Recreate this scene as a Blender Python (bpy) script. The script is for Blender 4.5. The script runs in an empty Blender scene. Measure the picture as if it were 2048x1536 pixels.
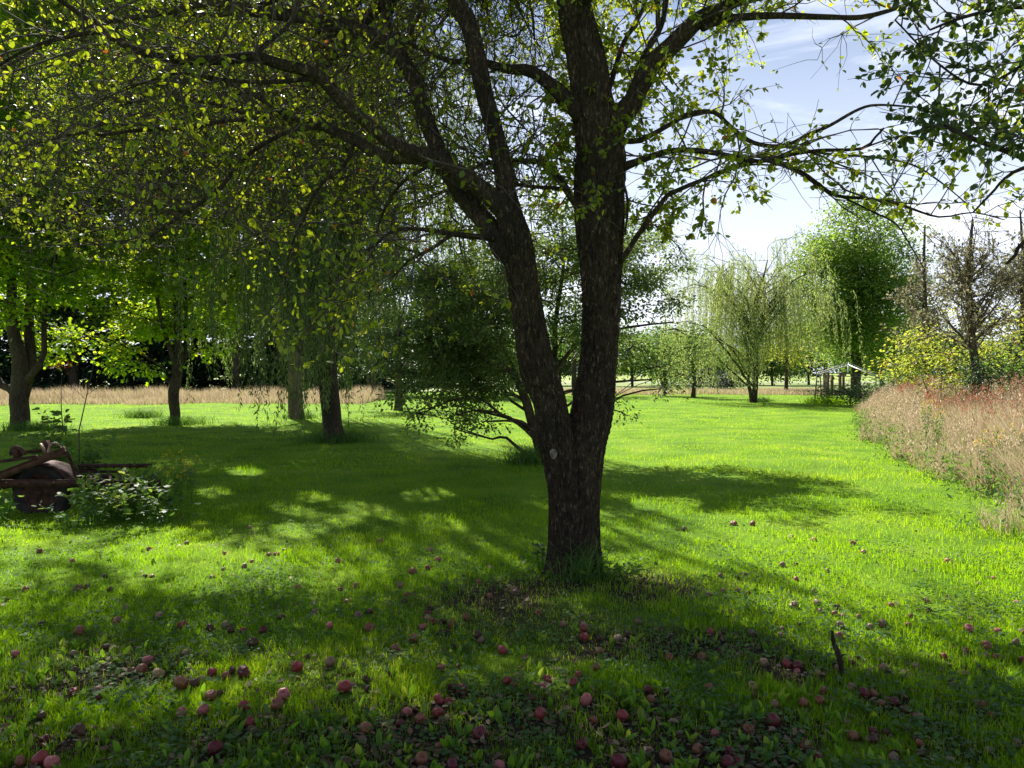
import bpy, math, random
import numpy as np
from mathutils import Vector

# ------------------------------------------------------------------ camera, sky, sun, exposure
R = math.radians
sc = bpy.context.scene
col = sc.collection
F_PX, CX, CY, HOR, CAM_H = 1538.0, 1024.0, 768.0, 745.0, 1.6
PITCH = math.atan((CY - HOR) / F_PX)
cam_d = bpy.data.cameras.new('camera')
cam = bpy.data.objects.new('camera', cam_d)
col.objects.link(cam)
cam.location = (0, 0, CAM_H)
cam.rotation_euler = (R(90) - PITCH, 0, 0)
cam_d.sensor_width = 36.0
cam_d.lens = 36.0 * F_PX / 2048.0
cam_d.clip_end = 3000.0
sc.camera = cam

SUN_AZ, SUN_EL = R(-24), R(44)          # azimuth measured from +Y towards +X
world = bpy.data.worlds.new('World')
sc.world = world
world.use_nodes = True
wn, wl = world.node_tree.nodes, world.node_tree.links
wn.clear()
w_out = wn.new('ShaderNodeOutputWorld')
w_bg = wn.new('ShaderNodeBackground')
w_bg.inputs['Strength'].default_value = 0.045
sky = wn.new('ShaderNodeTexSky')
sky.sky_type = 'NISHITA'
sky.sun_disc = False
sky.sun_elevation = SUN_EL
sky.sun_rotation = SUN_AZ
sky.air_density = 1.0
sky.dust_density = 0.3
sky.ozone_density = 2.5
# thin cirrus, laid out by direction on the sky dome
tc = wn.new('ShaderNodeTexCoord')
mp = wn.new('ShaderNodeMapping')
mp.inputs['Scale'].default_value = (1.6, 2.2, 7.0)
mp.inputs['Rotation'].default_value = (0.25, 0.35, 0.3)
nz = wn.new('ShaderNodeTexNoise')
nz.inputs['Scale'].default_value = 1.7
nz.inputs['Detail'].default_value = 9
nz.inputs['Roughness'].default_value = 0.62
nz.inputs['Distortion'].default_value = 0.5
cr = wn.new('ShaderNodeValToRGB')
cr.color_ramp.elements[0].position = 0.50
cr.color_ramp.elements[1].position = 0.80
cr.color_ramp.elements[0].color = (0, 0, 0, 1)
cr.color_ramp.elements[1].color = (0.75, 0.75, 0.75, 1)
sep = wn.new('ShaderNodeSeparateXYZ')
mr = wn.new('ShaderNodeMapRange')        # more veil low in the sky
mr.inputs['From Min'].default_value = 0.0
mr.inputs['From Max'].default_value = 0.5
mr.inputs['To Min'].default_value = 0.9
mr.inputs['To Max'].default_value = 0.0
mx = wn.new('ShaderNodeMath'); mx.operation = 'MAXIMUM'
ad = wn.new('ShaderNodeMath'); ad.operation = 'ADD'; ad.use_clamp = True
mix = wn.new('ShaderNodeMixRGB')
mix.inputs['Color2'].default_value = (12.5, 13.0, 14.8, 1)
wl.new(tc.outputs['Generated'], mp.inputs['Vector'])
wl.new(mp.outputs['Vector'], nz.inputs['Vector'])
wl.new(nz.outputs['Fac'], cr.inputs['Fac'])
wl.new(tc.outputs['Generated'], sep.inputs['Vector'])
wl.new(sep.outputs['Z'], mr.inputs['Value'])
wl.new(cr.outputs['Color'], ad.inputs[0])
wl.new(mr.outputs['Result'], ad.inputs[1])
wl.new(ad.outputs[0], mix.inputs['Fac'])
wl.new(sky.outputs['Color'], mix.inputs['Color1'])
wl.new(mix.outputs['Color'], w_bg.inputs['Color'])
wl.new(w_bg.outputs['Background'], w_out.inputs['Surface'])

sun_d = bpy.data.lights.new('sun', 'SUN')
sun_d.energy = 5.0
sun_d.angle = R(0.53)
sun_d.color = (1.0, 0.95, 0.86)
sun = bpy.data.objects.new('sun', sun_d)
col.objects.link(sun)
SUNV = Vector((math.sin(SUN_AZ) * math.cos(SUN_EL), math.cos(SUN_AZ) * math.cos(SUN_EL), math.sin(SUN_EL)))
sun.rotation_euler = SUNV.to_track_quat('Z', 'Y').to_euler()
sun.location = (-10, 30, 40)

sc.view_settings.view_transform = 'Standard'
sc.view_settings.look = 'None'
sc.view_settings.exposure = 1.3
sc.view_settings.gamma = 1.0
sc.render.engine = 'CYCLES'
sc.cycles.max_bounces = 7
sc.cycles.diffuse_bounces = 4
sc.cycles.transmission_bounces = 5
sc.cycles.glossy_bounces = 2

# ------------------------------------------------------------------ helpers
rng = np.random.default_rng(7)
random.seed(7)
SX = -math.sin(SUN_AZ) / math.tan(SUN_EL)     # ground shift of a shadow per metre of height
SY = -math.cos(SUN_AZ) / math.tan(SUN_EL)

def at(px, py, d):
    """world point seen at photo pixel (px, py) that stands d metres ahead"""
    u, v = (px - CX) / F_PX, (CY - py) / F_PX
    cp, sp = math.cos(PITCH), math.sin(PITCH)
    dy, dz = cp + v * sp, -sp + v * cp
    t = d / dy
    return np.array((u * t, d, CAM_H + t * dz))

def gd(px, py):
    """ground point seen at photo pixel"""
    v = (CY - py) / F_PX
    cp, sp = math.cos(PITCH), math.sin(PITCH)
    t = CAM_H / (sp - v * cp)
    return np.array(((px - CX) / F_PX * t, (cp + v * sp) * t, 0.0))

def proj(P):
    """photo pixels of world points (n,3)"""
    P = np.asarray(P, float)
    cp, sp = math.cos(PITCH), math.sin(PITCH)
    y, z = P[..., 1], P[..., 2] - CAM_H
    dep = y * cp - z * sp
    dep = np.where(np.abs(dep) < 1e-3, 1e-3, dep)
    up = y * sp + z * cp
    return CX + P[..., 0] / dep * F_PX, CY - up / dep * F_PX, dep

_tab = np.random.default_rng(99).random((256, 256))
def vn(x, y, s=0):
    x = np.asarray(x, float) + s * 17.3; y = np.asarray(y, float) + s * 31.7
    xi, yi = np.floor(x).astype(int), np.floor(y).astype(int)
    fx, fy = x - xi, y - yi
    fx = fx * fx * (3 - 2 * fx); fy = fy * fy * (3 - 2 * fy)
    a, b = _tab[xi % 256, yi % 256], _tab[(xi + 1) % 256, yi % 256]
    c, d = _tab[xi % 256, (yi + 1) % 256], _tab[(xi + 1) % 256, (yi + 1) % 256]
    return (a * (1 - fx) + b * fx) * (1 - fy) + (c * (1 - fx) + d * fx) * fy

def fbm(x, y, s=0, o=4):
    r, a, t = 0, 1.0, 0
    for i in range(o):
        r = r + a * vn(np.asarray(x) * 2 ** i, np.asarray(y) * 2 ** i, s + i); t += a; a *= 0.5
    return r / t

def nrm(v):
    v = np.asarray(v, float)
    return v / np.maximum(np.linalg.norm(v, axis=-1, keepdims=True), 1e-9)

def ground_z(x, y):
    return 0.05 * (fbm(np.asarray(x) * 0.23, np.asarray(y) * 0.23, 3, 2) - 0.5) * np.clip((np.asarray(y) - 2) / 10, 0.15, 1) * 2

def raw_mesh(name, V, faces, rnd=None, uv=None, smooth=False):
    """faces: list of int arrays (n,k), one array per face size"""
    me = bpy.data.meshes.new(name)
    V = np.asarray(V, np.float32)
    me.vertices.add(len(V)); me.vertices.foreach_set('co', V.ravel())
    loops = np.concatenate([f.ravel() for f in faces]).astype(np.int32)
    starts, p = [], 0
    for f in faces:
        n, k = f.shape
        starts.append(p + np.arange(n) * k); p += n * k
    starts = np.concatenate(starts).astype(np.int32)
    me.loops.add(len(loops)); me.loops.foreach_set('vertex_index', loops)
    me.polygons.add(len(starts)); me.polygons.foreach_set('loop_start', starts)
    if smooth:
        me.polygons.foreach_set('use_smooth', np.ones(len(starts), bool))
    me.update(calc_edges=True)
    if rnd is not None:
        a = me.attributes.new('rnd', 'FLOAT', 'POINT'); a.data.foreach_set('value', np.asarray(rnd, np.float32))
    if uv is not None:
        l = me.uv_layers.new(name='uv'); l.data.foreach_set('uv', np.asarray(uv, np.float32)[loops].ravel())
    return me

def link(name, me, mat, parent=None):
    o = bpy.data.objects.new(name, me)
    col.objects.link(o)
    if mat: me.materials.append(mat)
    if parent: o.parent = parent
    return o

def tag(o, label=None, cat=None, group=None, kind=None):
    if label: o['label'] = label
    if cat: o['category'] = cat
    if group: o['group'] = group
    if kind: o['kind'] = kind
    return o

def thing(name, label, cat, group=None, loc=(0, 0, 0)):
    o = bpy.data.objects.new(name, None); col.objects.link(o)
    o.empty_display_size = 0.2
    o.location = loc
    return tag(o, label, cat, group)

class Acc:
    """collects tubes / boxes / leaf cards into ONE mesh"""
    def __init__(s): s.V, s.F, s.U, s.R, s.n = [], {}, [], [], 0
    def add(s, V, F, U=None, r=None):
        V = np.asarray(V, float); F = np.asarray(F, int)
        s.F.setdefault(F.shape[1], []).append(F + s.n)
        s.V.append(V); s.U.append(np.zeros((len(V), 2)) if U is None else U)
        s.R.append(np.full(len(V), random.random()) if r is None else (np.full(len(V), r) if np.isscalar(r) else r))
        s.n += len(V)
    def addn(s, V, Fs, U=None, r=None):
        V = np.asarray(V, float)
        for F in Fs:
            F = np.asarray(F, int); s.F.setdefault(F.shape[1], []).append(F + s.n)
        s.V.append(V); s.U.append(np.zeros((len(V), 2)) if U is None else U)
        s.R.append(np.full(len(V), random.random()) if r is None else (np.full(len(V), r) if np.isscalar(r) else r))
        s.n += len(V)
    def mesh(s, name, smooth=False):
        return raw_mesh(name, np.concatenate(s.V), [np.concatenate(f) for f in s.F.values()],
                        np.concatenate(s.R), np.concatenate(s.U), smooth)
    def obj(s, name, mat, parent=None, smooth=False):
        return link(name, s.mesh(name, smooth), mat, parent)

def tube(acc, P, Rr, k=5, disp=None, cap=True, r=None):
    P = np.asarray(P, float); n = len(P)
    Rr = np.broadcast_to(np.asarray(Rr, float), (n,))
    T = nrm(np.gradient(P, axis=0))
    ref = np.array((0., 0., 1.)) if abs(T[:, 2]).mean() < 0.8 else np.array((0., 1., 0.))
    A = nrm(np.cross(T, ref)); B = np.cross(T, A)
    th = np.linspace(0, 2 * np.pi, k, endpoint=False)
    L = np.concatenate(([0], np.cumsum(np.linalg.norm(np.diff(P, axis=0), axis=1))))
    rad = np.repeat(Rr[:, None], k, 1)
    if disp is not None: rad = rad + disp(L[:, None], th[None, :], rad)
    V = P[:, None] + rad[..., None] * (np.cos(th)[None, :, None] * A[:, None] + np.sin(th)[None, :, None] * B[:, None])
    U = np.stack((np.broadcast_to(np.cos(th)[None] , (n, k)) * Rr.mean(), np.broadcast_to(L[:, None], (n, k))), -1)
    i = np.arange(n - 1)[:, None] * k; j = np.arange(k)[None]; j2 = (j + 1) % k
    F = np.stack((i + j, i + j2, i + k + j2, i + k + j), -1).reshape(-1, 4)
    V = V.reshape(-1, 3)
    Fs = [F]
    if cap:
        V = np.vstack((V, P[0], P[-1]))
        U = np.vstack((U.reshape(-1, 2), (0, 0), (0, L[-1])))
        a = n * k
        Fs.append(np.stack((np.full(k, a), j2[0], j[0]), -1))
        Fs.append(np.stack((np.full(k, a + 1), (n - 1) * k + j[0], (n - 1) * k + j2[0]), -1))
    acc.addn(V, Fs, U.reshape(-1, 2), r)

def spline(P, step=0.08):
    """catmull-rom through (n,m) control rows"""
    P = np.asarray(P, float)
    Q = np.vstack((2 * P[0] - P[1], P, 2 * P[-1] - P[-2]))
    out = []
    for i in range(1, len(Q) - 2):
        d = np.linalg.norm(Q[i + 1, :3] - Q[i, :3]); m = max(2, int(d / step))
        t = np.linspace(0, 1, m, endpoint=False)[:, None]
        a, b, c, e = Q[i - 1], Q[i], Q[i + 1], Q[i + 2]
        out.append(0.5 * (2 * b + (c - a) * t + (2 * a - 5 * b + 4 * c - e) * t ** 2 + (3 * b - a - 3 * c + e) * t ** 3))
    out.append(P[-1:])
    return np.vstack(out)

BOXF = np.array([(0, 1, 2, 3), (7, 6, 5, 4), (0, 4, 5, 1), (1, 5, 6, 2), (2, 6, 7, 3), (3, 7, 4, 0)])
def beam(acc, a, b, w, h, up=(0, 0, 1)):
    a, b = np.asarray(a, float), np.asarray(b, float)
    t = nrm(b - a); s = nrm(np.cross(t, up)); u = np.cross(s, t)
    c = [(-1, -1), (1, -1), (1, 1), (-1, 1)]
    V = [p + s * w / 2 * i + u * h / 2 * j for p in (a, b) for i, j in c]
    acc.add(V, BOXF[:, ::-1])

# leaf templates: x along the leaf, y across, z up; base at the origin, unit length
T_OVAL = (np.array([(0, 0, 0), (.32, .30, .07), (.72, .25, .05), (1, 0, -.08), (.72, -.25, .05), (.32, -.30, .07)]),
          np.array([(0, 3, 2, 1), (0, 5, 4, 3)]))
T_NARROW = (np.array([(0, 0, 0), (.4, .085, 0), (1, 0, -.05), (.4, -.085, 0)]), np.array([(0, 3, 2, 1)]))
T_MAPLE = (np.array([(0, 0, 0), (.05, .42, .05), (.45, .30, .03), (.55, .52, -.04), (1, 0, -.06), (.55, -.52, -.04), (.45, -.30, .03), (.05, -.42, .05)]),
           np.array([(0, 4, 3, 2), (0, 6, 5, 4), (0, 2, 1, 1), (0, 7, 7, 6)][:2]))
T_MAPLE = (np.array([(0, 0, 0), (.05, .42, .05), (.38, .2, .03), (.6, .5, -.04), (1, 0, -.06), (.6, -.5, -.04), (.38, -.2, .03), (.05, -.42, .05)]),
           np.array([(0, 4, 3, 2), (0, 6, 5, 4)]), np.array([(0, 2, 1), (0, 7, 6)]))
T_ROUND = (np.array([(0, 0, 0), (.12, .36, .03), (.6, .5, .02), (1, .2, -.03), (1, -.2, -.03), (.6, -.5, .02), (.12, -.36, .03)]),
           np.array([(0, 3, 2, 1), (0, 6, 5, 4)]), np.array([(0, 4, 3)]))

def leaves(name, P, D, size, mat, parent=None, tmpl=T_OVAL, rnd=None, flat=0.0, width=1.0, seed=1):
    """a leaf at each P pointing along D; flat 1 = blades lie level"""
    g = np.random.default_rng(seed)
    n = len(P); D = nrm(D)
    N = g.normal(size=(n, 3)); N[:, 2] = np.abs(N[:, 2]) + flat * 3
    S = nrm(np.cross(N, D)); N = np.cross(D, S)
    t = tmpl[0]; m = len(t)
    size = np.broadcast_to(size, (n,))[:, None, None]
    wd = (width * g.uniform(.75, 1.15, n))[:, None, None]
    curl = g.uniform(-1.5, 2.5, n)[:, None, None]
    V = P[:, None] + size * (t[None, :, :1] * D[:, None] + t[None, :, 1:2] * wd * S[:, None] + t[None, :, 2:] * curl * N[:, None])
    base = (np.arange(n) * m)[:, None, None]
    faces = [(base + f[None]).reshape(-1, f.shape[1]) for f in tmpl[1:]]
    if rnd is None: rnd = g.random(n)
    return link(name, raw_mesh(name, V.reshape(-1, 3), faces, np.repeat(rnd, m)), mat, parent)

# ------------------------------------------------------------------ materials
def new_mat(name):
    m = bpy.data.materials.new(name); m.use_nodes = True
    nt = m.node_tree; nt.nodes.clear()
    out = nt.nodes.new('ShaderNodeOutputMaterial')
    return m, nt, out

def ramp(nt, stops, src=None):
    r = nt.nodes.new('ShaderNodeValToRGB')
    els = r.color_ramp.elements
    while len(els) < len(stops): els.new(0.5)
    for e, (p, c) in zip(els, stops):
        e.position = p; e.color = (*c, 1)
    if src: nt.links.new(src, r.inputs['Fac'])
    return r

def leaf_mat(name, refl, trans, mixf=0.5, rough=0.5, spec=0.35):
    """refl / trans: ramp stops driven by each leaf's own random number"""
    m, nt, out = new_mat(name)
    a = nt.nodes.new('ShaderNodeAttribute'); a.attribute_name = 'rnd'
    r1, r2 = ramp(nt, refl, a.outputs['Fac']), ramp(nt, trans, a.outputs['Fac'])
    p = nt.nodes.new('ShaderNodeBsdfPrincipled')
    p.inputs['Roughness'].default_value = rough
    p.inputs['Specular IOR Level'].default_value = spec
    t = nt.nodes.new('ShaderNodeBsdfTranslucent')
    mx = nt.nodes.new('ShaderNodeMixShader'); mx.inputs[0].default_value = mixf
    nt.links.new(r1.outputs['Color'], p.inputs['Base Color'])
    nt.links.new(r2.outputs['Color'], t.inputs['Color'])
    nt.links.new(p.outputs[0], mx.inputs[1]); nt.links.new(t.outputs[0], mx.inputs[2])
    nt.links.new(mx.outputs[0], out.inputs['Surface'])
    return m

def plain_mat(name, c1, c2, scale=8, rough=0.85, spec=0.25, metal=0, bump=0.0, detail=6, stops=None):
    m, nt, out = new_mat(name)
    tcn = nt.nodes.new('ShaderNodeTexCoord')
    n = nt.nodes.new('ShaderNodeTexNoise'); n.inputs['Scale'].default_value = scale; n.inputs['Detail'].default_value = detail
    nt.links.new(tcn.outputs['Object'], n.inputs['Vector'])
    r = ramp(nt, stops or [(0.35, c1), (0.65, c2)], n.outputs['Fac'])
    p = nt.nodes.new('ShaderNodeBsdfPrincipled')
    p.inputs['Roughness'].default_value = rough; p.inputs['Specular IOR Level'].default_value = spec; p.inputs['Metallic'].default_value = metal
    nt.links.new(r.outputs['Color'], p.inputs['Base Color'])
    if bump:
        b = nt.nodes.new('ShaderNodeBump'); b.inputs['Strength'].default_value = bump; b.inputs['Distance'].default_value = 0.02
        nt.links.new(n.outputs['Fac'], b.inputs['Height']); nt.links.new(b.outputs['Normal'], p.inputs['Normal'])
    nt.links.new(p.outputs[0], out.inputs['Surface'])
    return m

def bark_mat(name, dark, mid, light, scale=1.0, bump=0.9):
    m, nt, out = new_mat(name)
    tcn = nt.nodes.new('ShaderNodeTexCoord')
    mpn = nt.nodes.new('ShaderNodeMapping'); mpn.inputs['Scale'].default_value = (1, 1, 0.38)
    nt.links.new(tcn.outputs['Object'], mpn.inputs['Vector'])
    n1 = nt.nodes.new('ShaderNodeTexNoise'); n1.inputs['Scale'].default_value = 42 * scale; n1.inputs['Detail'].default_value = 8; n1.inputs['Roughness'].default_value = 0.65
    n1.inputs['Distortion'].default_value = 0.6
    n2 = nt.nodes.new('ShaderNodeTexNoise'); n2.inputs['Scale'].default_value = 3.2 * scale; n2.inputs['Detail'].default_value = 5
    vo = nt.nodes.new('ShaderNodeTexVoronoi'); vo.feature = 'DISTANCE_TO_EDGE'; vo.inputs['Scale'].default_value = 46 * scale
    nt.links.new(mpn.outputs[0], n1.inputs['Vector']); nt.links.new(tcn.outputs['Object'], n2.inputs['Vector']); nt.links.new(mpn.outputs[0], vo.inputs['Vector'])
    r1 = ramp(nt, [(0.34, dark), (0.48, mid), (0.57, mid), (0.67, light)], n1.outputs['Fac'])
    r2 = ramp(nt, [(0.35, (0.55, 0.55, 0.5)), (0.7, (1.15, 1.1, 0.95))], n2.outputs['Fac'])
    mul = nt.nodes.new('ShaderNodeMixRGB'); mul.blend_type = 'MULTIPLY'; mul.inputs['Fac'].default_value = 1
    nt.links.new(r1.outputs['Color'], mul.inputs['Color1']); nt.links.new(r2.outputs['Color'], mul.inputs['Color2'])
    p = nt.nodes.new('ShaderNodeBsdfPrincipled'); p.inputs['Roughness'].default_value = 0.9; p.inputs['Specular IOR Level'].default_value = 0.2
    nt.links.new(mul.outputs[0], p.inputs['Base Color'])
    cl = nt.nodes.new('ShaderNodeMath'); cl.operation = 'MINIMUM'; cl.inputs[1].default_value = 0.18
    nt.links.new(vo.outputs['Distance'], cl.inputs[0])
    sm = nt.nodes.new('ShaderNodeMath'); sm.operation = 'MULTIPLY_ADD'; sm.inputs[1].default_value = 3.0
    nt.links.new(cl.outputs[0], sm.inputs[0]); nt.links.new(n1.outputs['Fac'], sm.inputs[2])
    b = nt.nodes.new('ShaderNodeBump'); b.inputs['Strength'].default_value = bump; b.inputs['Distance'].default_value = 0.022 / scale
    nt.links.new(sm.outputs[0], b.inputs['Height']); nt.links.new(b.outputs['Normal'], p.inputs['Normal'])
    nt.links.new(p.outputs[0], out.inputs['Surface'])
    return m

M = {}
M['apple_leaf'] = leaf_mat('apple leaf', [(0, (.035, .075, .012)), (.6, (.055, .115, .018)), (.93, (.10, .15, .02)), (.97, (.30, .22, .02)), (1, (.32, .10, .03))],
                           [(0, (.28, .40, .01)), (.6, (.54, .62, .016)), (.93, (.74, .70, .03)), (.97, (.75, .50, .03)), (1, (.7, .22, .04))], .52, .42, .4)
M['shade_apple_leaf'] = leaf_mat('dark apple leaf', [(0, (.022, .05, .018)), (.7, (.04, .085, .025)), (1, (.10, .13, .03))],  # darker, less translucent apple leaf: shaded silhouette look put into the colour
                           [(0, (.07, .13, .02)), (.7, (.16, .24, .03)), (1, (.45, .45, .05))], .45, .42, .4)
M['maple_leaf'] = leaf_mat('maple leaf', [(0, (.03, .085, .012)), (.7, (.06, .14, .02)), (1, (.13, .17, .02))],
                           [(0, (.24, .42, .01)), (.7, (.50, .66, .016)), (1, (.75, .68, .03))], .55, .5, .3)
M['willow_leaf'] = leaf_mat('willow leaf', [(0, (.055, .09, .03)), (.7, (.10, .15, .045)), (1, (.17, .20, .05))],
                            [(0, (.16, .25, .05)), (.7, (.26, .36, .07)), (1, (.45, .48, .10))], .45, .5, .3)
M['pale_willow_leaf'] = leaf_mat('pale willow leaf', [(0, (.10, .15, .05)), (.7, (.17, .23, .08)), (1, (.26, .28, .09))],
                            [(0, (.36, .46, .12)), (.7, (.52, .60, .16)), (1, (.72, .70, .2))], .5, .5, .3)
M['dark_leaf'] = leaf_mat('dark leaf', [(0, (.018, .045, .016)), (.7, (.035, .075, .025)), (1, (.07, .10, .03))],
                          [(0, (.05, .11, .02)), (.7, (.09, .18, .03)), (1, (.2, .26, .04))], .35, .45, .4)
M['mid_leaf'] = leaf_mat('mid leaf', [(0, (.04, .09, .02)), (.7, (.075, .14, .03)), (1, (.14, .18, .03))],
                         [(0, (.14, .28, .03)), (.7, (.24, .40, .04)), (1, (.45, .50, .06))], .45, .5, .3)
M['pointed_leaf'] = leaf_mat('light maple leaf', [(0, (.06, .12, .03)), (.7, (.11, .19, .04)), (1, (.20, .24, .05))],
                         [(0, (.2, .34, .04)), (.7, (.36, .52, .06)), (1, (.6, .62, .08))], .5, .5, .3)
M['yellow_leaf'] = leaf_mat('yellow leaf', [(0, (.12, .17, .03)), (.5, (.21, .24, .05)), (.9, (.34, .28, .05)), (1, (.36, .14, .04))],
                            [(0, (.34, .46, .04)), (.5, (.55, .62, .06)), (.9, (.75, .60, .06)), (1, (.7, .25, .06))], .5, .5, .3)
M['needle'] = leaf_mat('conifer needles', [(0, (.010, .026, .012)), (1, (.03, .06, .025))], [(0, (.01, .03, .01)), (1, (.03, .07, .02))], .2, .6, .3)
M['brown_leaf'] = leaf_mat('dry thin leaf', [(0, (.15, .16, .08)), (.6, (.24, .23, .13)), (1, (.30, .24, .15))],
                           [(0, (.26, .28, .12)), (1, (.42, .38, .2))], .4, .6, .2)
M['grass'] = leaf_mat('lawn grass', [(0, (.035, .10, .012)), (.6, (.065, .17, .018)), (.9, (.12, .22, .025)), (.97, (.26, .24, .08)), (1, (.36, .30, .14))],
                      [(0, (.24, .46, .004)), (.6, (.44, .70, .005)), (.9, (.62, .74, .012)), (.97, (.5, .45, .12)), (1, (.55, .48, .2))], .6, .55, .12)
M['weed'] = leaf_mat('broad weed leaf', [(0, (.04, .11, .015)), (.7, (.07, .17, .02)), (1, (.14, .22, .03))],
                     [(0, (.22, .46, .015)), (.7, (.36, .60, .03)), (1, (.55, .66, .05))], .45, .5, .25)
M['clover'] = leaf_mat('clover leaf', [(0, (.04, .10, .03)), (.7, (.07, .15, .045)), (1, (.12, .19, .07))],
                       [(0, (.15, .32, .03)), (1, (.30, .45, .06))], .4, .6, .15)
M['litter'] = leaf_mat('dead leaf', [(0, (.07, .04, .025)), (.5, (.15, .09, .055)), (1, (.30, .21, .14))],
                       [(0, (.10, .05, .02)), (1, (.30, .18, .08))], .2, .6, .3)
M['dry_grass'] = leaf_mat('dry meadow grass', [(0, (.22, .16, .10)), (.45, (.43, .35, .22)), (.8, (.68, .60, .42)), (.93, (.22, .24, .06)), (1, (.14, .20, .04))],
                          [(0, (.32, .21, .12)), (.45, (.52, .39, .25)), (.8, (.70, .58, .42)), (.93, (.35, .42, .08)), (1, (.25, .38, .05))], .45, .6, .3)
M['red_seed'] = leaf_mat('rust seed head', [(0, (.24, .08, .05)), (1, (.42, .18, .11))], [(0, (.38, .13, .08)), (1, (.55, .26, .15))], .4, .7, .2)
M['goldenrod'] = leaf_mat('goldenrod flower', [(0, (.50, .36, .02)), (1, (.75, .55, .04))], [(0, (.6, .45, .03)), (1, (.8, .6, .05))], .4, .6, .2)
M['red_leaf'] = leaf_mat('red autumn leaf', [(0, (.30, .03, .03)), (1, (.42, .10, .06))], [(0, (.6, .07, .06)), (1, (.75, .22, .1))], .5, .5, .3)
M['bark'] = bark_mat('apple bark', (.012, .009, .007), (.050, .039, .029), (.24, .195, .14))
M['twig'] = plain_mat('twig bark', (.035, .026, .022), (.09, .072, .06), 20, .8)
M['far_bark'] = bark_mat('grey tree bark', (.035, .028, .022), (.085, .068, .052), (.16, .13, .10), .5)
M['pale_bark'] = bark_mat('pale willow bark', (.09, .075, .055), (.20, .17, .12), (.34, .29, .21), .5)
M['scar'] = plain_mat('pruned wood', (.07, .06, .05), (.21, .185, .16), 25, .8, bump=.3)
M['rust'] = plain_mat('rusted steel', (.022, .012, .009), (.095, .042, .026), 14, .75, .4, .35, bump=.4)
M['rust_light'] = plain_mat('pale steel', (.16, .10, .065), (.33, .24, .17), 14, .5, .5, .5, bump=.2)  # lighter than the rust; the bracket's lit look is put into the colour
M['tyre'] = plain_mat('old rubber', (.012, .011, .010), (.035, .03, .026), 12, .85, .3, bump=.3)
M['frame_metal'] = plain_mat('pale painted steel', (.42, .42, .40), (.62, .61, .58), 10, .45, .5)
M['dark_metal'] = plain_mat('dark steel', (.04, .045, .045), (.09, .095, .095), 10, .5, .5)
M['post_wood'] = plain_mat('brown post wood', (.10, .055, .03), (.20, .12, .07), 9, .85, bump=.3)

# ------------------------------------------------------------------ ground
def meadow_edge(y):
    """x of the mown edge of the tall grass on the right, by distance"""
    return np.interp(y, [2, 7.0, 9.3, 13.3, 20, 29, 34, 60], [4.6, 5.0, 5.7, 6.75, 9.4, 13.3, 15.5, 24])

def bare(x, y):
    """0..1 how bare and trodden the turf is under the tree"""
    e = .95 * np.exp(-((x + 0.25) / 2.4) ** 2 - ((y - 3.2) / 1.5) ** 2)
    e2 = np.exp(-((x - .45) / .75) ** 2 - ((y - 5.75) / .45) ** 2)
    return np.clip((1.2 * e + e2) * np.clip(4.6 * (fbm(x * 2.3, y * 2.3, 5, 4) - .34), 0, 1.4), 0, 1)

def build_ground():
    xs = np.concatenate((np.linspace(-600, -70, 20), np.linspace(-60, 60, 241), np.linspace(70, 600, 20)))
    ys = np.concatenate((np.linspace(-20, 1, 22), np.linspace(1.2, 60, 260), np.linspace(65, 1500, 40)))
    X, Y = np.meshgrid(xs, ys); n, m = X.shape
    Z = ground_z(X, Y)
    V = np.stack((X, Y, Z), -1).reshape(-1, 3)
    i = np.arange(n - 1)[:, None] * m; j = np.arange(m - 1)[None]
    F = np.stack((i + j, i + j + 1, i + m + j + 1, i + m + j), -1).reshape(-1, 4)
    me = raw_mesh('ground', V, [F], bare(V[:, 0], V[:, 1]), smooth=True)
    m_, nt, out = new_mat('lawn soil')
    tcn = nt.nodes.new('ShaderNodeTexCoord')
    n1 = nt.nodes.new('ShaderNodeTexNoise'); n1.inputs['Scale'].default_value = 0.9; n1.inputs['Detail'].default_value = 8
    n2 = nt.nodes.new('ShaderNodeTexNoise'); n2.inputs['Scale'].default_value = 35; n2.inputs['Detail'].default_value = 8; n2.inputs['Roughness'].default_value = .75
    for q in (n1, n2): nt.links.new(tcn.outputs['Object'], q.inputs['Vector'])
    g = ramp(nt, [(.3, (.07, .15, .010)), (.5, (.12, .23, .012)), (.7, (.19, .28, .02))], n1.outputs['Fac'])
    s = ramp(nt, [(.3, (.016, .012, .008)), (.55, (.05, .038, .026)), (.75, (.12, .09, .062))], n2.outputs['Fac'])
    at_ = nt.nodes.new('ShaderNodeAttribute'); at_.attribute_name = 'rnd'
    ma = nt.nodes.new('ShaderNodeMapRange'); ma.inputs['From Min'].default_value = .05; ma.inputs['From Max'].default_value = .45
    nt.links.new(at_.outputs['Fac'], ma.inputs['Value'])
    mxn = nt.nodes.new('ShaderNodeMixRGB')
    nt.links.new(ma.outputs[0], mxn.inputs['Fac']); nt.links.new(g.outputs['Color'], mxn.inputs['Color1']); nt.links.new(s.outputs['Color'], mxn.inputs['Color2'])
    p = nt.nodes.new('ShaderNodeBsdfPrincipled'); p.inputs['Roughness'].default_value = .95; p.inputs['Specular IOR Level'].default_value = .1
    b = nt.nodes.new('ShaderNodeBump'); b.inputs['Strength'].default_value = .8; b.inputs['Distance'].default_value = .03
    nt.links.new(n2.outputs['Fac'], b.inputs['Height']); nt.links.new(b.outputs['Normal'], p.inputs['Normal'])
    nt.links.new(mxn.outputs['Color'], p.inputs['Base Color']); nt.links.new(p.outputs[0], out.inputs['Surface'])
    tag(link('ground', me, m_), kind='structure')
build_ground()

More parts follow.
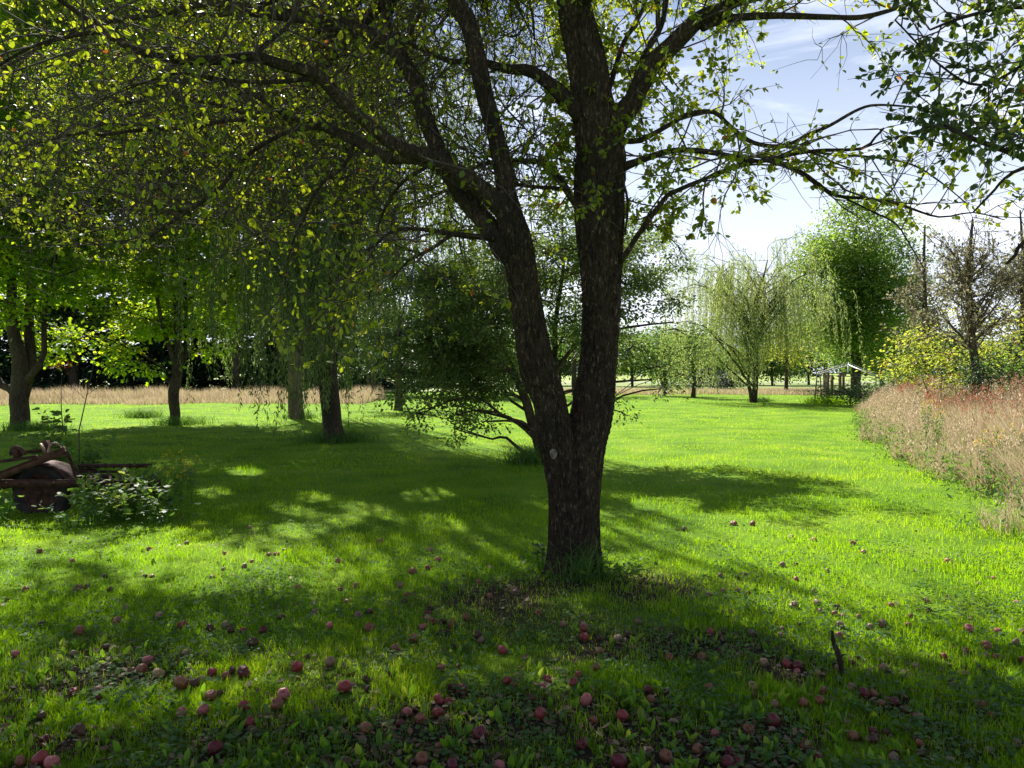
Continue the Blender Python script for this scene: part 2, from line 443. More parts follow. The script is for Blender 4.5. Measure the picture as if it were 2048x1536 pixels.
def strip(name, x0, x1, y0, y1, z, mat):
    V = np.array([(x0, y0, z), (x1, y0, z), (x1, y1, z), (x0, y1, z)], float)
    return tag(link(name, raw_mesh(name, V, [np.array([(0, 1, 2, 3)])]), mat), kind='structure')
strip('road', -400, 400, 118, 124, .09, plain_mat('pale gravel road', (.42, .40, .36), (.55, .52, .47), .8))
strip('far_field', -500, 500, 126, 700, .08, plain_mat('crop field', (.16, .26, .04), (.30, .32, .07), .06))
strip('verge', -300, 300, 62, 117, .07, plain_mat('rough verge', (.10, .19, .03), (.24, .25, .08), .3))

def blades(name, P, H, W, lean, mat, seed=1, seg=2, rnd=None, parent=None, wind=None):
    """tapered bent blades: P (n,3) feet, H heights, W widths, lean (n,) horizontal travel of the tip / height"""
    g = np.random.default_rng(seed); n = len(P)
    az = g.uniform(0, 2 * np.pi, n)
    if wind is not None: az = wind + g.normal(0, .9, n)
    L = np.stack((np.cos(az), np.sin(az), np.zeros(n)), -1)
    fa = g.uniform(0, 2 * np.pi, n); S = np.stack((np.cos(fa), np.sin(fa), np.zeros(n)), -1)
    ts = np.linspace(0, 1, seg + 1)
    rows = []
    for t in ts:
        c = P + L * (lean * H * t ** 2)[:, None]; c[:, 2] += H * t * (1 - .25 * t * np.clip(lean, 0, 2))
        w = W * (1 - t) ** .7 * (1 if t else .8) / 2
        rows.append(c + S * w[:, None]) if t == 1 else rows.extend((c - S * w[:, None], c + S * w[:, None]))
    m = 2 * seg + 1
    V = np.stack(rows, 1).reshape(-1, 3)
    b = (np.arange(n) * m)[:, None, None]
    q = np.array([(2 * i, 2 * i + 1, 2 * i + 3, 2 * i + 2) for i in range(seg - 1)]).reshape(-1, 4)
    fs = []
    if seg > 1: fs.append((b + q[None]).reshape(-1, 4))
    fs.append((b + np.array([[2 * seg - 2, 2 * seg - 1, 2 * seg]])[None]).reshape(-1, 3))
    if rnd is None: rnd = g.random(n)
    return link(name, raw_mesh(name, V, fs, np.repeat(rnd, m)), mat, parent)

def screen_points(n, y0, y1, pw=1.0, x0=-250, x1=2300, seed=1):
    """ground points spread evenly over the picture's rows y0..y1, with a margin each side"""
    g = np.random.default_rng(seed)
    u = g.random(n) ** pw
    py = y0 + (y1 - y0) * u; px = g.uniform(x0, x1, n)
    v = (CY - py) / F_PX; cp, sp = math.cos(PITCH), math.sin(PITCH)
    t = CAM_H / (sp - v * cp)
    P = np.stack(((px - CX) / F_PX * t, (cp + v * sp) * t, np.zeros(n)), -1)
    P[:, 1] += g.normal(0, .02, n)
    return P

# where the windfalls lie (photo px, size, kind); the turf is pressed down round each
TL = """430,1090,60,red;570,1080,60,tan;588,1115,50,dark;440,965,50,brown;632,940,50,brown;680,905,30,tan;830,962,65,rust;865,910,60,pink;925,985,70,yellow;775,965,35,rust;1060,1040,80,rust;1135,1040,70,brown;1240,975,55,red;1322,995,50,rust;1360,965,50,brown;1425,970,75,dark;1235,1110,65,rust;1290,1095,45,brown;1740,940,65,red;1935,915,60,tan;2015,1065,75,red;1428,1170,65,red;1658,1110,70,pink;1625,1158,75,rust;1465,1265,65,red;1190,1200,65,pink;1065,1210,60,pink;1260,1425,85,dark;235,1490,85,red;305,1510,80,pink;120,1500,60,rust;1065,695,52,red;1225,710,52,brown;1325,695,50,tan;1425,725,45,red;1540,725,50,dark;1475,800,70,brown;1350,725,50,brown;685,672,48,pink;465,735,60,rust;620,825,50,brown;245,685,45,brown;930,645,50,tan;1930,700,40,pink;1845,605,45,tan;1650,640,50,brown;735,592,40,tan;1085,860,45,tan;1800,875,35,brown;460,1330,90,brown;265,1370,60,dark;245,1230,60,brown;890,405,35,rust;850,405,35,brown;1240,410,35,tan;615,405,40,brown;150,485,45,rust;460,475,50,rust;510,470,40,brown;45,545,40,brown;645,485,40,brown;1460,122,35,tan;1095,215,30,tan;870,250,35,pink;1620,275,35,pink;1575,280,30,pink;1430,348,35,tan;1308,365,30,tan;1745,465,30,pink;1990,480,30,red;90,870,45,pink;430,865,40,tan;425,320,30,pink;1665,255,30,rust;1475,320,30,pink;1310,275,30,pink;230,265,35,rust"""
TM = """118,1060,75,red;240,1018,52,brown;245,1068,45,brown;35,910,55,brown;415,835,65,rust;520,772,50,rust;572,708,50,pink;600,652,45,yellow;630,670,45,red;600,622,45,dark;612,590,45,brown;740,690,50,rust;693,670,45,brown;720,734,38,brown;680,737,45,brown;745,815,40,brown;893,750,60,brown;914,782,42,tan;1038,842,60,red;828,648,45,rust;195,618,60,tan;262,605,50,brown;260,708,60,rust;128,552,38,rust;485,505,40,rust;465,548,38,brown;600,355,35,red;515,370,50,rust;700,470,35,brown;1075,1018,60,red;1104,1044,45,rust;1300,1012,48,red;1275,1052,40,pink;1482,985,50,red;1455,1037,55,red;1530,1135,75,pink;1262,1222,72,red;1740,1238,70,red;1575,1258,48,rust;1905,1130,55,rust;1515,716,50,red;1518,765,55,red;1608,765,42,brown;1713,770,55,tan;1775,745,45,brown;1607,845,50,rust;1835,672,42,tan;1250,618,42,rust;1393,685,38,tan;1585,945,50,rust;2015,885,50,rust;1905,880,40,brown;1890,1075,50,dark;2000,1085,45,brown;748,1060,50,dark;799,1072,68,dark;660,1140,68,red;720,1145,48,red;660,1210,65,red;482,1208,60,pink;530,1193,45,brown;559,1252,76,rust;438,1277,60,dark;240,1310,70,rust;905,1340,80,dark;670,1415,48,rust;565,1485,75,rust;745,1525,70,dark;1020,1530,75,pink;1505,1405,75,dark;1720,1510,92,dark;1995,1470,75,rust;680,945,50,rust;780,930,35,rust;1210,1130,55,brown;90,480,32,dark;180,460,40,rust;615,245,32,pink;660,305,35,pink;325,200,35,rust;75,315,35,pink;965,520,35,rust;1085,465,30,tan;900,430,35,rust;440,455,45,tan"""
TR = """213,735,50,red;287,725,35,brown;282,774,38,brown;450,738,38,tan;140,790,45,brown;632,717,33,tan;622,748,30,tan;732,690,32,brown;968,698,48,tan;967,752,42,pink;1145,705,45,tan;1220,688,50,tan;700,575,55,tan;840,560,45,tan;858,607,36,pink;955,582,55,brown;938,628,38,rust;987,635,35,rust;1080,640,40,tan;1270,572,38,pink;110,868,42,dark;162,882,52,rust;205,1065,50,rust;460,1052,62,yellow;465,1112,40,brown;527,918,48,tan;663,923,56,red;724,935,58,dark;720,968,33,pink;660,885,38,yellow;840,972,42,yellow;1368,695,35,pink;865,1077,50,pink;757,1150,55,rust;852,1140,55,rust;590,1160,50,tan;1037,1060,45,tan;1113,1098,65,dark;1167,1099,50,rust;1168,1058,36,brown;1213,1157,45,rust;1285,1148,55,dark;1360,1190,45,rust;1430,1240,60,tan;1345,1120,45,brown;577,1265,80,dark;440,1310,60,rust;240,1330,50,pink;140,1430,65,rust;325,1448,70,dark;388,1440,58,brown;312,1510,72,dark;367,1497,60,dark;775,1400,70,rust;793,1440,50,brown;828,1470,72,dark;1048,1350,60,rust;1170,1365,65,brown;1160,1318,42,dark;1240,1322,45,brown;1285,1475,60,tan;1438,1395,55,rust;1408,1365,35,brown;1445,1450,50,brown;1225,945,50,tan;1415,935,40,tan;952,948,33,tan;945,915,36,brown;1075,888,35,brown;1045,912,38,brown;1578,880,42,red;1622,1026,36,brown;1632,1050,33,tan;1705,843,38,rust;1700,870,28,tan;1825,875,38,tan;1882,885,38,rust;2035,897,40,red;2000,798,42,tan;1895,732,40,pink;1725,720,55,pink;1825,820,60,rust;2040,735,35,tan;1603,322,38,pink;1625,336,30,red;1588,328,30,red;1870,418,30,pink;1785,455,30,tan;2005,558,30,pink;1475,550,38,tan;1495,612,38,brown;1388,640,38,rust;1808,1165,50,rust;1860,1230,40,rust;1740,1445,45,brown;1840,1440,55,tan;2010,1392,55,tan;635,340,38,tan;715,340,32,brown;895,375,38,tan;370,410,40,brown;270,400,35,tan;415,390,30,tan;285,485,35,tan;205,505,38,tan;370,485,35,tan;435,497,32,rust;820,490,30,tan;715,420,38,pink;60,135,35,tan;350,100,50,rust;460,105,40,rust;820,195,38,pink;1045,215,38,pink;1110,265,35,pink;685,180,35,tan;185,635,35,brown"""
apples = []
for s_, ox in ((TL, 0), (TM, 650), (TR, 1348)):
    for e in s_.split(';'):
        a_, b_, w_, c_ = e.split(','); apples.append((ox + float(a_) / 2.926, 1011 + float(b_) / 2.926, float(w_) / 2.926, c_))
APP = np.array([(*gd(x, y + w_ * .30)[:2], np.clip(w_ * math.hypot(gd(x, y + w_ * .3)[1], CAM_H) / F_PX, .035, .082)) for x, y, w_, c_ in apples])
def off_apples(P, f=1.0):
    keep = np.ones(len(P), bool)
    for ax, ay, ad in APP:
        keep &= ((P[:, 0] - ax) / (ad * .62 * f)) ** 2 + ((P[:, 1] - (ay - ad * .7)) / (ad * 1.3 * f)) ** 2 > 1
    return keep
def build_grass():
    P = screen_points(520000, 782, 1640, 1.25, seed=3)
    x, y = P[:, 0], P[:, 1]
    keep = x < meadow_edge(y) + .4
    dn = .35 + .65 * (fbm(x * 1.1, y * 1.1, 9, 3) > .45)
    dn = dn * (1 - .68 * np.clip(bare(x, y) * 1.3, 0, 1))
    keep &= rng.random(len(x)) < dn
    P = P[keep]; P = P[off_apples(P)]; x, y = P[:, 0], P[:, 1]
    P[:, 2] = ground_z(x, y)
    d = y
    tall = fbm(x * .9, y * .9, 11, 3)
    H = (.020 + .036 * tall) * rng.uniform(.5, 1.5, len(x)) * np.interp(d, [3, 6, 20, 45], [.72, .9, 1.1, 1.5])
    tuft = (fbm(x * 2.3, y * 2.3, 14, 2) > .63) & (d < 14)
    H = np.where(tuft, H * rng.uniform(1.2, 2.1, len(x)), H)
    W = np.interp(d, [3, 8, 20, 45], [.0042, .0062, .013, .028]) * rng.uniform(.6, 1.3, len(x))
    lean = np.abs(rng.normal(.35, .45, len(x)))
    patch = fbm(x * .55, y * .55, 21, 3)
    rnd = np.clip(rng.beta(2, 2.6, len(x)) * .8 + (patch - .5) * .95 + .05, 0, .93)
    dry = rng.random(len(x)) < .015 + .07 * (fbm(x * .7, y * .7, 33, 3) > .64)
    rnd = np.where(dry, rng.uniform(.95, 1, len(x)), rnd)
    tag(blades('grass', P, H, W, lean, M['grass'], 5, rnd=rnd), 'short bright green mown lawn grass', 'grass', kind='stuff')
build_grass()
# ------------------------------------------------------------------ trees
# lit places on the lawn as seen in the photo: gaps in the crowns let the sun through to them
LIT = []
def lit_mask(P):
    """True where the shadow of a crown point would fall on a sunlit patch"""
    P = np.asarray(P); g = P[:, :2] + np.array([[SX, SY]]) * P[:, 2:3]
    px, py, dep = proj(np.column_stack((g, np.zeros(len(g)))))
    ok = np.zeros(len(P), bool)
    for (cx_, cy_, rx, ry, a) in LIT:
        ca, sa_ = math.cos(R(a)), math.sin(R(a))
        u, v = px - cx_, py - cy_
        w = .35 * (fbm(px / 45, py / 22, 4, 3) - .5) * 2
        ok |= ((u * ca + v * sa_) / rx) ** 2 + ((-u * sa_ + v * ca) / ry) ** 2 < 1 + w * 1.6
    return ok & (dep > 1)
LIT += [(120, 1075, 270, 42, 0), (330, 1115, 250, 42, 8), (600, 1060, 60, 18, 0), (590, 1020, 60, 14, 10), (420, 985, 45, 12, 0), (620, 995, 45, 12, 0), (850, 990, 70, 14, -6), (480, 1150, 180, 30, 0), (690, 1165, 90, 28, 0),
        (740, 1020, 90, 14, 10), (880, 1045, 60, 16, 10), (490, 942, 40, 8, 0), (690, 1040, 40, 12, 0), (40, 1290, 90, 40, 10), (850, 1262, 28, 16, 0), (240, 1420, 90, 30, 0), (560, 1405, 30, 16, 0),
        (1290, 1135, 95, 26, 14), (1480, 1185, 190, 24, 17), (1700, 1250, 200, 24, 20), (1950, 1330, 160, 20, 22), (1560, 1130, 160, 20, 12), (1800, 1150, 220, 60, 10), (1980, 1210, 120, 90, 10),
        (1830, 1080, 200, 26, 12), (2000, 1110, 120, 50, 0), (1400, 1245, 60, 14, 15), (1560, 1290, 70, 12, 20), (1200, 1075, 30, 20, 0), (1480, 1050, 150, 14, 8), (1340, 1010, 70, 14, 0)]

def kind_tree(label, base, trunk, clumps, leafmat, barkmat, leaf, n_leaf, tmpl=T_OVAL, name='tree', cat='tree', group=None,
              seed=1, flat=.3, r0=.15, droop=0.0, stems=1, bough=True, aspect=.5, limb_top=None, rndshift=0):
    """trunk: list of (dx,dy,z,r) ; clumps: list of (dx,dy,z,rad); leaves sit in flattened tufts inside each clump"""
    g = np.random.default_rng(seed)
    base = np.array([base[0], base[1], float(ground_z(base[0], base[1])) - .05])
    t = thing(name, label, cat, group, base)
    acc = Acc()
    stems_pts = []
    for tr in trunk:
        sp = spline(np.array(tr, float), .35)
        wob = np.stack((fbm(sp[:, 2] * .8, seed + 1.0, 1, 2) - .5, fbm(sp[:, 2] * .8, seed + 9.0, 2, 2) - .5), -1)
        sp[:, :2] += wob * .25 * np.clip(sp[:, 2:3], 0, 1)
        def dsp(L, th, rad): return rad * (.09 * np.sin(th * 3 + seed) + .16 * (vn(th * 2.2 + 5, L * 2.5, seed) - .5))
        tube(acc, sp[:, :3], np.maximum(sp[:, 3], .01), 10, dsp)
        stems_pts.append(sp)
    acc.obj('trunk', barkmat, t, True)
    S = np.vstack(stems_pts)
    ba = Acc(); LP, LD, LR = [], [], []
    clumps = sorted(clumps, key=lambda c_: float(np.min(np.linalg.norm(S[:, :3] - np.array(c_[:3]), axis=1))))
    for (cx, cy, cz, cr) in clumps:
        c = np.array((cx, cy, cz))
        if bough:
            # the bough leaves the nearest stem lower down and reaches the clump
            dist = np.linalg.norm((S[:, :3] - c) * (1, 1, .75), axis=1) + np.where(S[:, 2] > cz - .15 * np.hypot(cx, cy), 3, 0)
            k = int(np.argmin(dist + g.random(len(dist)) * .5)); s0 = S[k, :3]; rs = min(S[k, 3] * .45, .028 + .014 * cr)
            dl = np.linalg.norm(c - s0)
            m1_ = s0 * .66 + c * .34 + (0, 0, .10 * dl) + g.normal(0, .07 * dl, 3); m2_ = s0 * .33 + c * .67 + (0, 0, .08 * dl) + g.normal(0, .07 * dl, 3)
            bp = spline(np.array([s0, m1_, m2_, c]), .4)
            S = np.vstack((S, (*m2_, rs * .7), (*c, rs * .5)))
            tube(ba, bp, np.linspace(rs, max(.006, rs * .35), len(bp)), 5, cap=False)
        nt_ = max(3, int(7 * cr * cr))
        # tufts
        ang = g.normal(size=(nt_, 3)); ang = nrm(ang) * (g.random((nt_, 1)) ** .45)
        tc_ = c + ang * cr * (1, 1, aspect)
        for q in tc_[: min(nt_, 14)]:
            mid_ = (c + q) / 2 + g.normal(0, .05 * cr, 3)
            tube(ba, np.array([c, mid_, q]), np.array((.016, .01, .005)), 3, cap=False)
        nl = max(4, int(n_leaf * cr ** 2 / nt_))
        off = g.normal(0, 1, (nt_, nl, 3)) * (leaf * 2.4, leaf * 2.4, leaf * 1.1)
        P = (tc_[:, None] + off).reshape(-1, 3)
        D = nrm(off.reshape(-1, 3) + ang.repeat(nl, 0) * leaf * 1.5 + g.normal(0, leaf * .6, (len(P), 3))); D[:, 2] -= .25 + droop
        LP.append(P); LD.append(D)
        LR.append(np.clip(g.beta(2, 2.2, len(P)) * .85 + np.repeat(g.normal(0, .12, nt_), nl) + rndshift, 0, 1))
    P, D, rn = np.vstack(LP), np.vstack(LD), np.concatenate(LR)
    ok = P[:, 2] > .15
    if base[1] < 30: ok &= ~(lit_mask(P + base) & (g.random(len(P)) < .93))
    crown = ba.obj('limb', barkmat, t)
    leaves('crown', P[ok], D[ok], leaf * g.uniform(.6, 1.25, ok.sum()), leafmat, t, tmpl, rn[ok], flat, seed=seed)
    return t

def blob(g, c, r, n, cr, shell=.5, zmin=None):
    """clump centres filling an ellipsoid c, r"""
    out = []
    while len(out) < n:
        v = g.normal(size=3); v /= np.linalg.norm(v); v *= g.random() ** shell
        p = np.array(c) + v * np.array(r)
        if zmin is not None and p[2] < zmin: continue
        out.append((*p, cr * g.uniform(.7, 1.3)))
    return out

def willow(label, base, trunk, top, rad, zlow, n_str, leafmat, barkmat, leaf=.11, seed=1, group=None, xr=1.0, lens=(1.5, 4), step=.09, hole=0, name='willow_tree'):
    """weeping tree: limbs arch up and out, long strands of narrow leaves hang from them"""
    g = np.random.default_rng(seed)
    base = np.array([base[0], base[1], float(ground_z(base[0], base[1])) - .05])
    t = thing(name, label, 'tree', group, base)
    acc = Acc(); SP = []
    for tr in trunk:
        sp = spline(np.array(tr, float), .35)
        def dsp(L, th, rad): return rad * (.08 * np.sin(th * 3 + seed) + .2 * (vn(th * 2.2 + 5, L * 2.5, seed) - .5))
        tube(acc, sp[:, :3], np.maximum(sp[:, 3], .01), 12, dsp); SP.append(sp)
    acc.obj('trunk', barkmat, t, True)
    S = np.vstack(SP); S = S[S[:, 2] > zlow * .8]
    ba = Acc(); LP, LD, LR = [], [], []
    nb = max(10, n_str // 16)
    for b in range(nb):
        s0 = S[g.integers(len(S))]
        a = g.uniform(0, 2 * np.pi); lobe = float(vn(math.cos(a) * 1.6 + 9, math.sin(a) * 1.6 + 9, seed)); rr = rad * (g.random() ** .5) * (.55 + .75 * lobe)
        ztop = s0[2] + (top - s0[2]) * g.uniform(.2, 1) * (.55 + .6 * lobe) * math.sqrt(max(0, 1 - .75 * (rr / rad) ** 2))
        e = np.array((s0[0] * .5 + math.cos(a) * rr * xr, s0[1] * .5 + math.sin(a) * rr, ztop))
        m1 = s0[:3] * .45 + e * .55 + (0, 0, .25 * rr)
        bp = spline(np.array([s0[:3], m1 + g.normal(0, .3, 3), e]), .3); bp[3:] += np.cumsum(g.normal(0, .05, (len(bp) - 3, 3)), 0)
        tube(ba, bp, np.linspace(min(.07, s0[3] * .5), .008, len(bp)), 5, cap=False)
        for k in range(16):
            q = bp[int(len(bp) * (.35 + .65 * g.random() ** .7)) - 1] + g.normal(0, .22, 3)
            L = g.uniform(*lens)
            L = min(L, q[2] - max(zlow + g.normal(.3, .7), .3))
            if L < .3: continue
            out = np.array((math.cos(a) + g.normal(0, .5), math.sin(a) + g.normal(0, .5), 0)) * .25
            n = max(3, int(L / step)); u = np.linspace(0, 1, n)[:, None]
            sw = g.normal(0, .10)
            sp = q + out * np.sqrt(u) + np.array((sw, 0, 0)) * np.sin(u * 3) - np.array((0, 0, 1.)) * L * (u ** 1.15)
            tube(ba, sp[:: max(1, n // 5)], .0035, 3, cap=False)
            for rep in range(4):
                P = sp + g.normal(0, .035, sp.shape); P[:, 2] += g.uniform(-step, step)
                D = np.tile((0, 0, -1.), (n, 1)) + g.normal(0, .45, (n, 3))
                LP.append(P); LD.append(D); LR.append(np.clip(g.beta(2, 2.2, n) * .85 + g.normal(0, .1), 0, 1))
    P, D, rn = np.vstack(LP), np.vstack(LD), np.concatenate(LR)
    if base[1] < 30:
        ok = ~(lit_mask(P + base) & (g.random(len(P)) < .93)); P, D, rn = P[ok], D[ok], rn[ok]
    ba.obj('limb', barkmat, t)
    leaves('crown', P, D, leaf * g.uniform(.6, 1.3, len(P)), leafmat, t, T_NARROW, rn, 0, 1.15, seed=seed)
    return t

def conifer(label, base, h, w, seed=1, mat=None, group=None, z0=.3, leaf=.22, n=9000):
    g = np.random.default_rng(seed)
    t = thing('spruce_tree', label, 'tree', group, (base[0], base[1], 0))
    acc = Acc(); tube(acc, [(0, 0, -.1), (.05, 0, h * .5), (0, 0, h)], (.018 * h, .011 * h, .01), 7)
    acc.obj('trunk', M['far_bark'], t, True)
    nb = int(n / 60); P, D, Rn = [], [], []
    for b in range(nb):
        z = z0 + (h - z0) * (g.random() ** 1.15); a = g.uniform(0, 2 * np.pi)
        L = w * (1 - z / h) ** .85 * g.uniform(.7, 1.15) + .15
        u = g.random(60) ** .7
        p = np.stack((math.cos(a) * L * u, math.sin(a) * L * u, z - .35 * L * u + .18 * L * u * u), -1) + g.normal(0, .09, (60, 3)) * (1, 1, .6)
        d = np.stack((np.cos(a + g.normal(0, .6, 60)), np.sin(a + g.normal(0, .6, 60)), g.normal(-.25, .2, 60)), -1)
        P.append(p); D.append(d); Rn.append(np.clip(g.random(60) * .7 + g.normal(.1, .12), 0, 1))
    leaves('crown', np.vstack(P), np.vstack(D), leaf * g.uniform(.6, 1.2, nb * 60), mat or M['needle'], t, T_OVAL, np.concatenate(Rn), .4, .7, seed=seed)
    return t

# ---- the old apple tree in front: stems and limbs, traced with their real distances
MAIN = thing('apple_tree', 'big old forked apple tree with rough dark trunk in the middle of the lawn', 'tree', None, gd(1150, 1143))
DB = 6.2
MPX = DB / F_PX
def ctrl(rows):
    """rows (px,py,d,width px) -> (x,y,z,r)"""
    return np.array([(*at(a, b, d), w * d / F_PX / 2) for a, b, d, w in rows])

def rough(seed, amp=1.0):
    def f(L, th, rad):
        a = th * 1.0
        x, y = np.cos(a) * 3.2, np.sin(a) * 3.2
        wv = 1.5 * vn(x * .7 + 3, y * .7 + L * 4, seed + 5); rid = vn(x * 2.4 + 40 + wv, y * 2.4 + L * 7 + 40, seed)
        rid2 = vn(x * 5.5 + 10 + wv, y * 5.5 + L * 26 + 10, seed + 3)
        lump = vn(x * .5 + 3, y * .5 + L * 1.7, seed + 7)
        return amp * rad * ((np.abs(rid - .5) * -.30 + .05) + (rid2 - .5) * .13 + (lump - .5) * .26)
    return f

ta = Acc()
right = spline(ctrl([(1172, 1175, 6.2, 112), (1168, 1145, 6.2, 88), (1166, 1090, 6.2, 72), (1166, 1000, 6.2, 70), (1168, 900, 6.2, 82), (1182, 830, 6.22, 84),
                     (1193, 740, 6.24, 82), (1199, 640, 6.25, 84), (1200, 520, 6.25, 96), (1199, 400, 6.25, 100), (1200, 310, 6.25, 98),
                     (1186, 220, 6.25, 86), (1170, 120, 6.2, 78), (1150, 20, 6.15, 72), (1135, -120, 6.05, 62), (1150, -300, 6.0, 50), (1130, -520, 6.1, 34), (1160, -760, 6.2, 14)]), .013)
left = spline(ctrl([(1122, 1172, 6.18, 100), (1128, 1140, 6.18, 76), (1132, 1090, 6.18, 70), (1133, 1000, 6.18, 70), (1124, 930, 6.17, 76), (1112, 880, 6.14, 76), (1098, 800, 6.1, 74),
                    (1076, 740, 6.05, 78), (1060, 650, 6.0, 70), (1048, 570, 5.95, 68), (1036, 490, 5.9, 66), (1020, 430, 5.88, 56), (1012, 380, 5.9, 42),
                    (1004, 325, 5.92, 38), (988, 256, 5.95, 37), (969, 188, 5.96, 37), (955, 120, 5.96, 38), (938, 51, 5.98, 38), (908, -10, 6.0, 38),
                    (885, -140, 6.1, 30), (900, -300, 6.2, 24), (860, -480, 6.3, 12)]), .013)
for s, q in ((1, right), (2, left)):
    tube(ta, q[:, :3], q[:, 3] * np.interp(q[:, 2], [0, .9, 1.6, 9], [1, 1, .91, .91]), 150, rough(s))
trunk_o = ta.obj('trunk', M['bark'], MAIN, True)
sa = Acc()
for (px, py, w) in ((1107, 908, 14),):
    c = at(px, py, 5.985); r = w * MPX / 2
    pts = [c + (0, -.012 + .0, 0)]
    th = np.linspace(0, 2 * np.pi, 14, endpoint=False)
    ring = lambda k, dy: np.stack((c[0] + k * r * np.cos(th) * (1 + .08 * np.sin(th * 3) + .06 * np.sin(th * 5 + 1)), np.full(14, c[1] + dy), c[2] + 1.5 * k * r * np.sin(th) * 1.0), -1)
    V = np.vstack((ring(1, .06), ring(1, -.012), ring(.7, -.022), ring(.5, -.012), [c + (0, -.010, 0)]))
    fs = [np.array([(i * 14 + j, i * 14 + (j + 1) % 14, (i + 1) * 14 + (j + 1) % 14, (i + 1) * 14 + j) for i in range(3) for j in range(14)]),
          np.array([(42 + j, 42 + (j + 1) % 14, 56) for j in range(14)])]
    a_ = Acc(); a_.addn(V, fs)
    o = a_.obj('pruning_scar', M['scar'], MAIN, True); o.parent = trunk_o

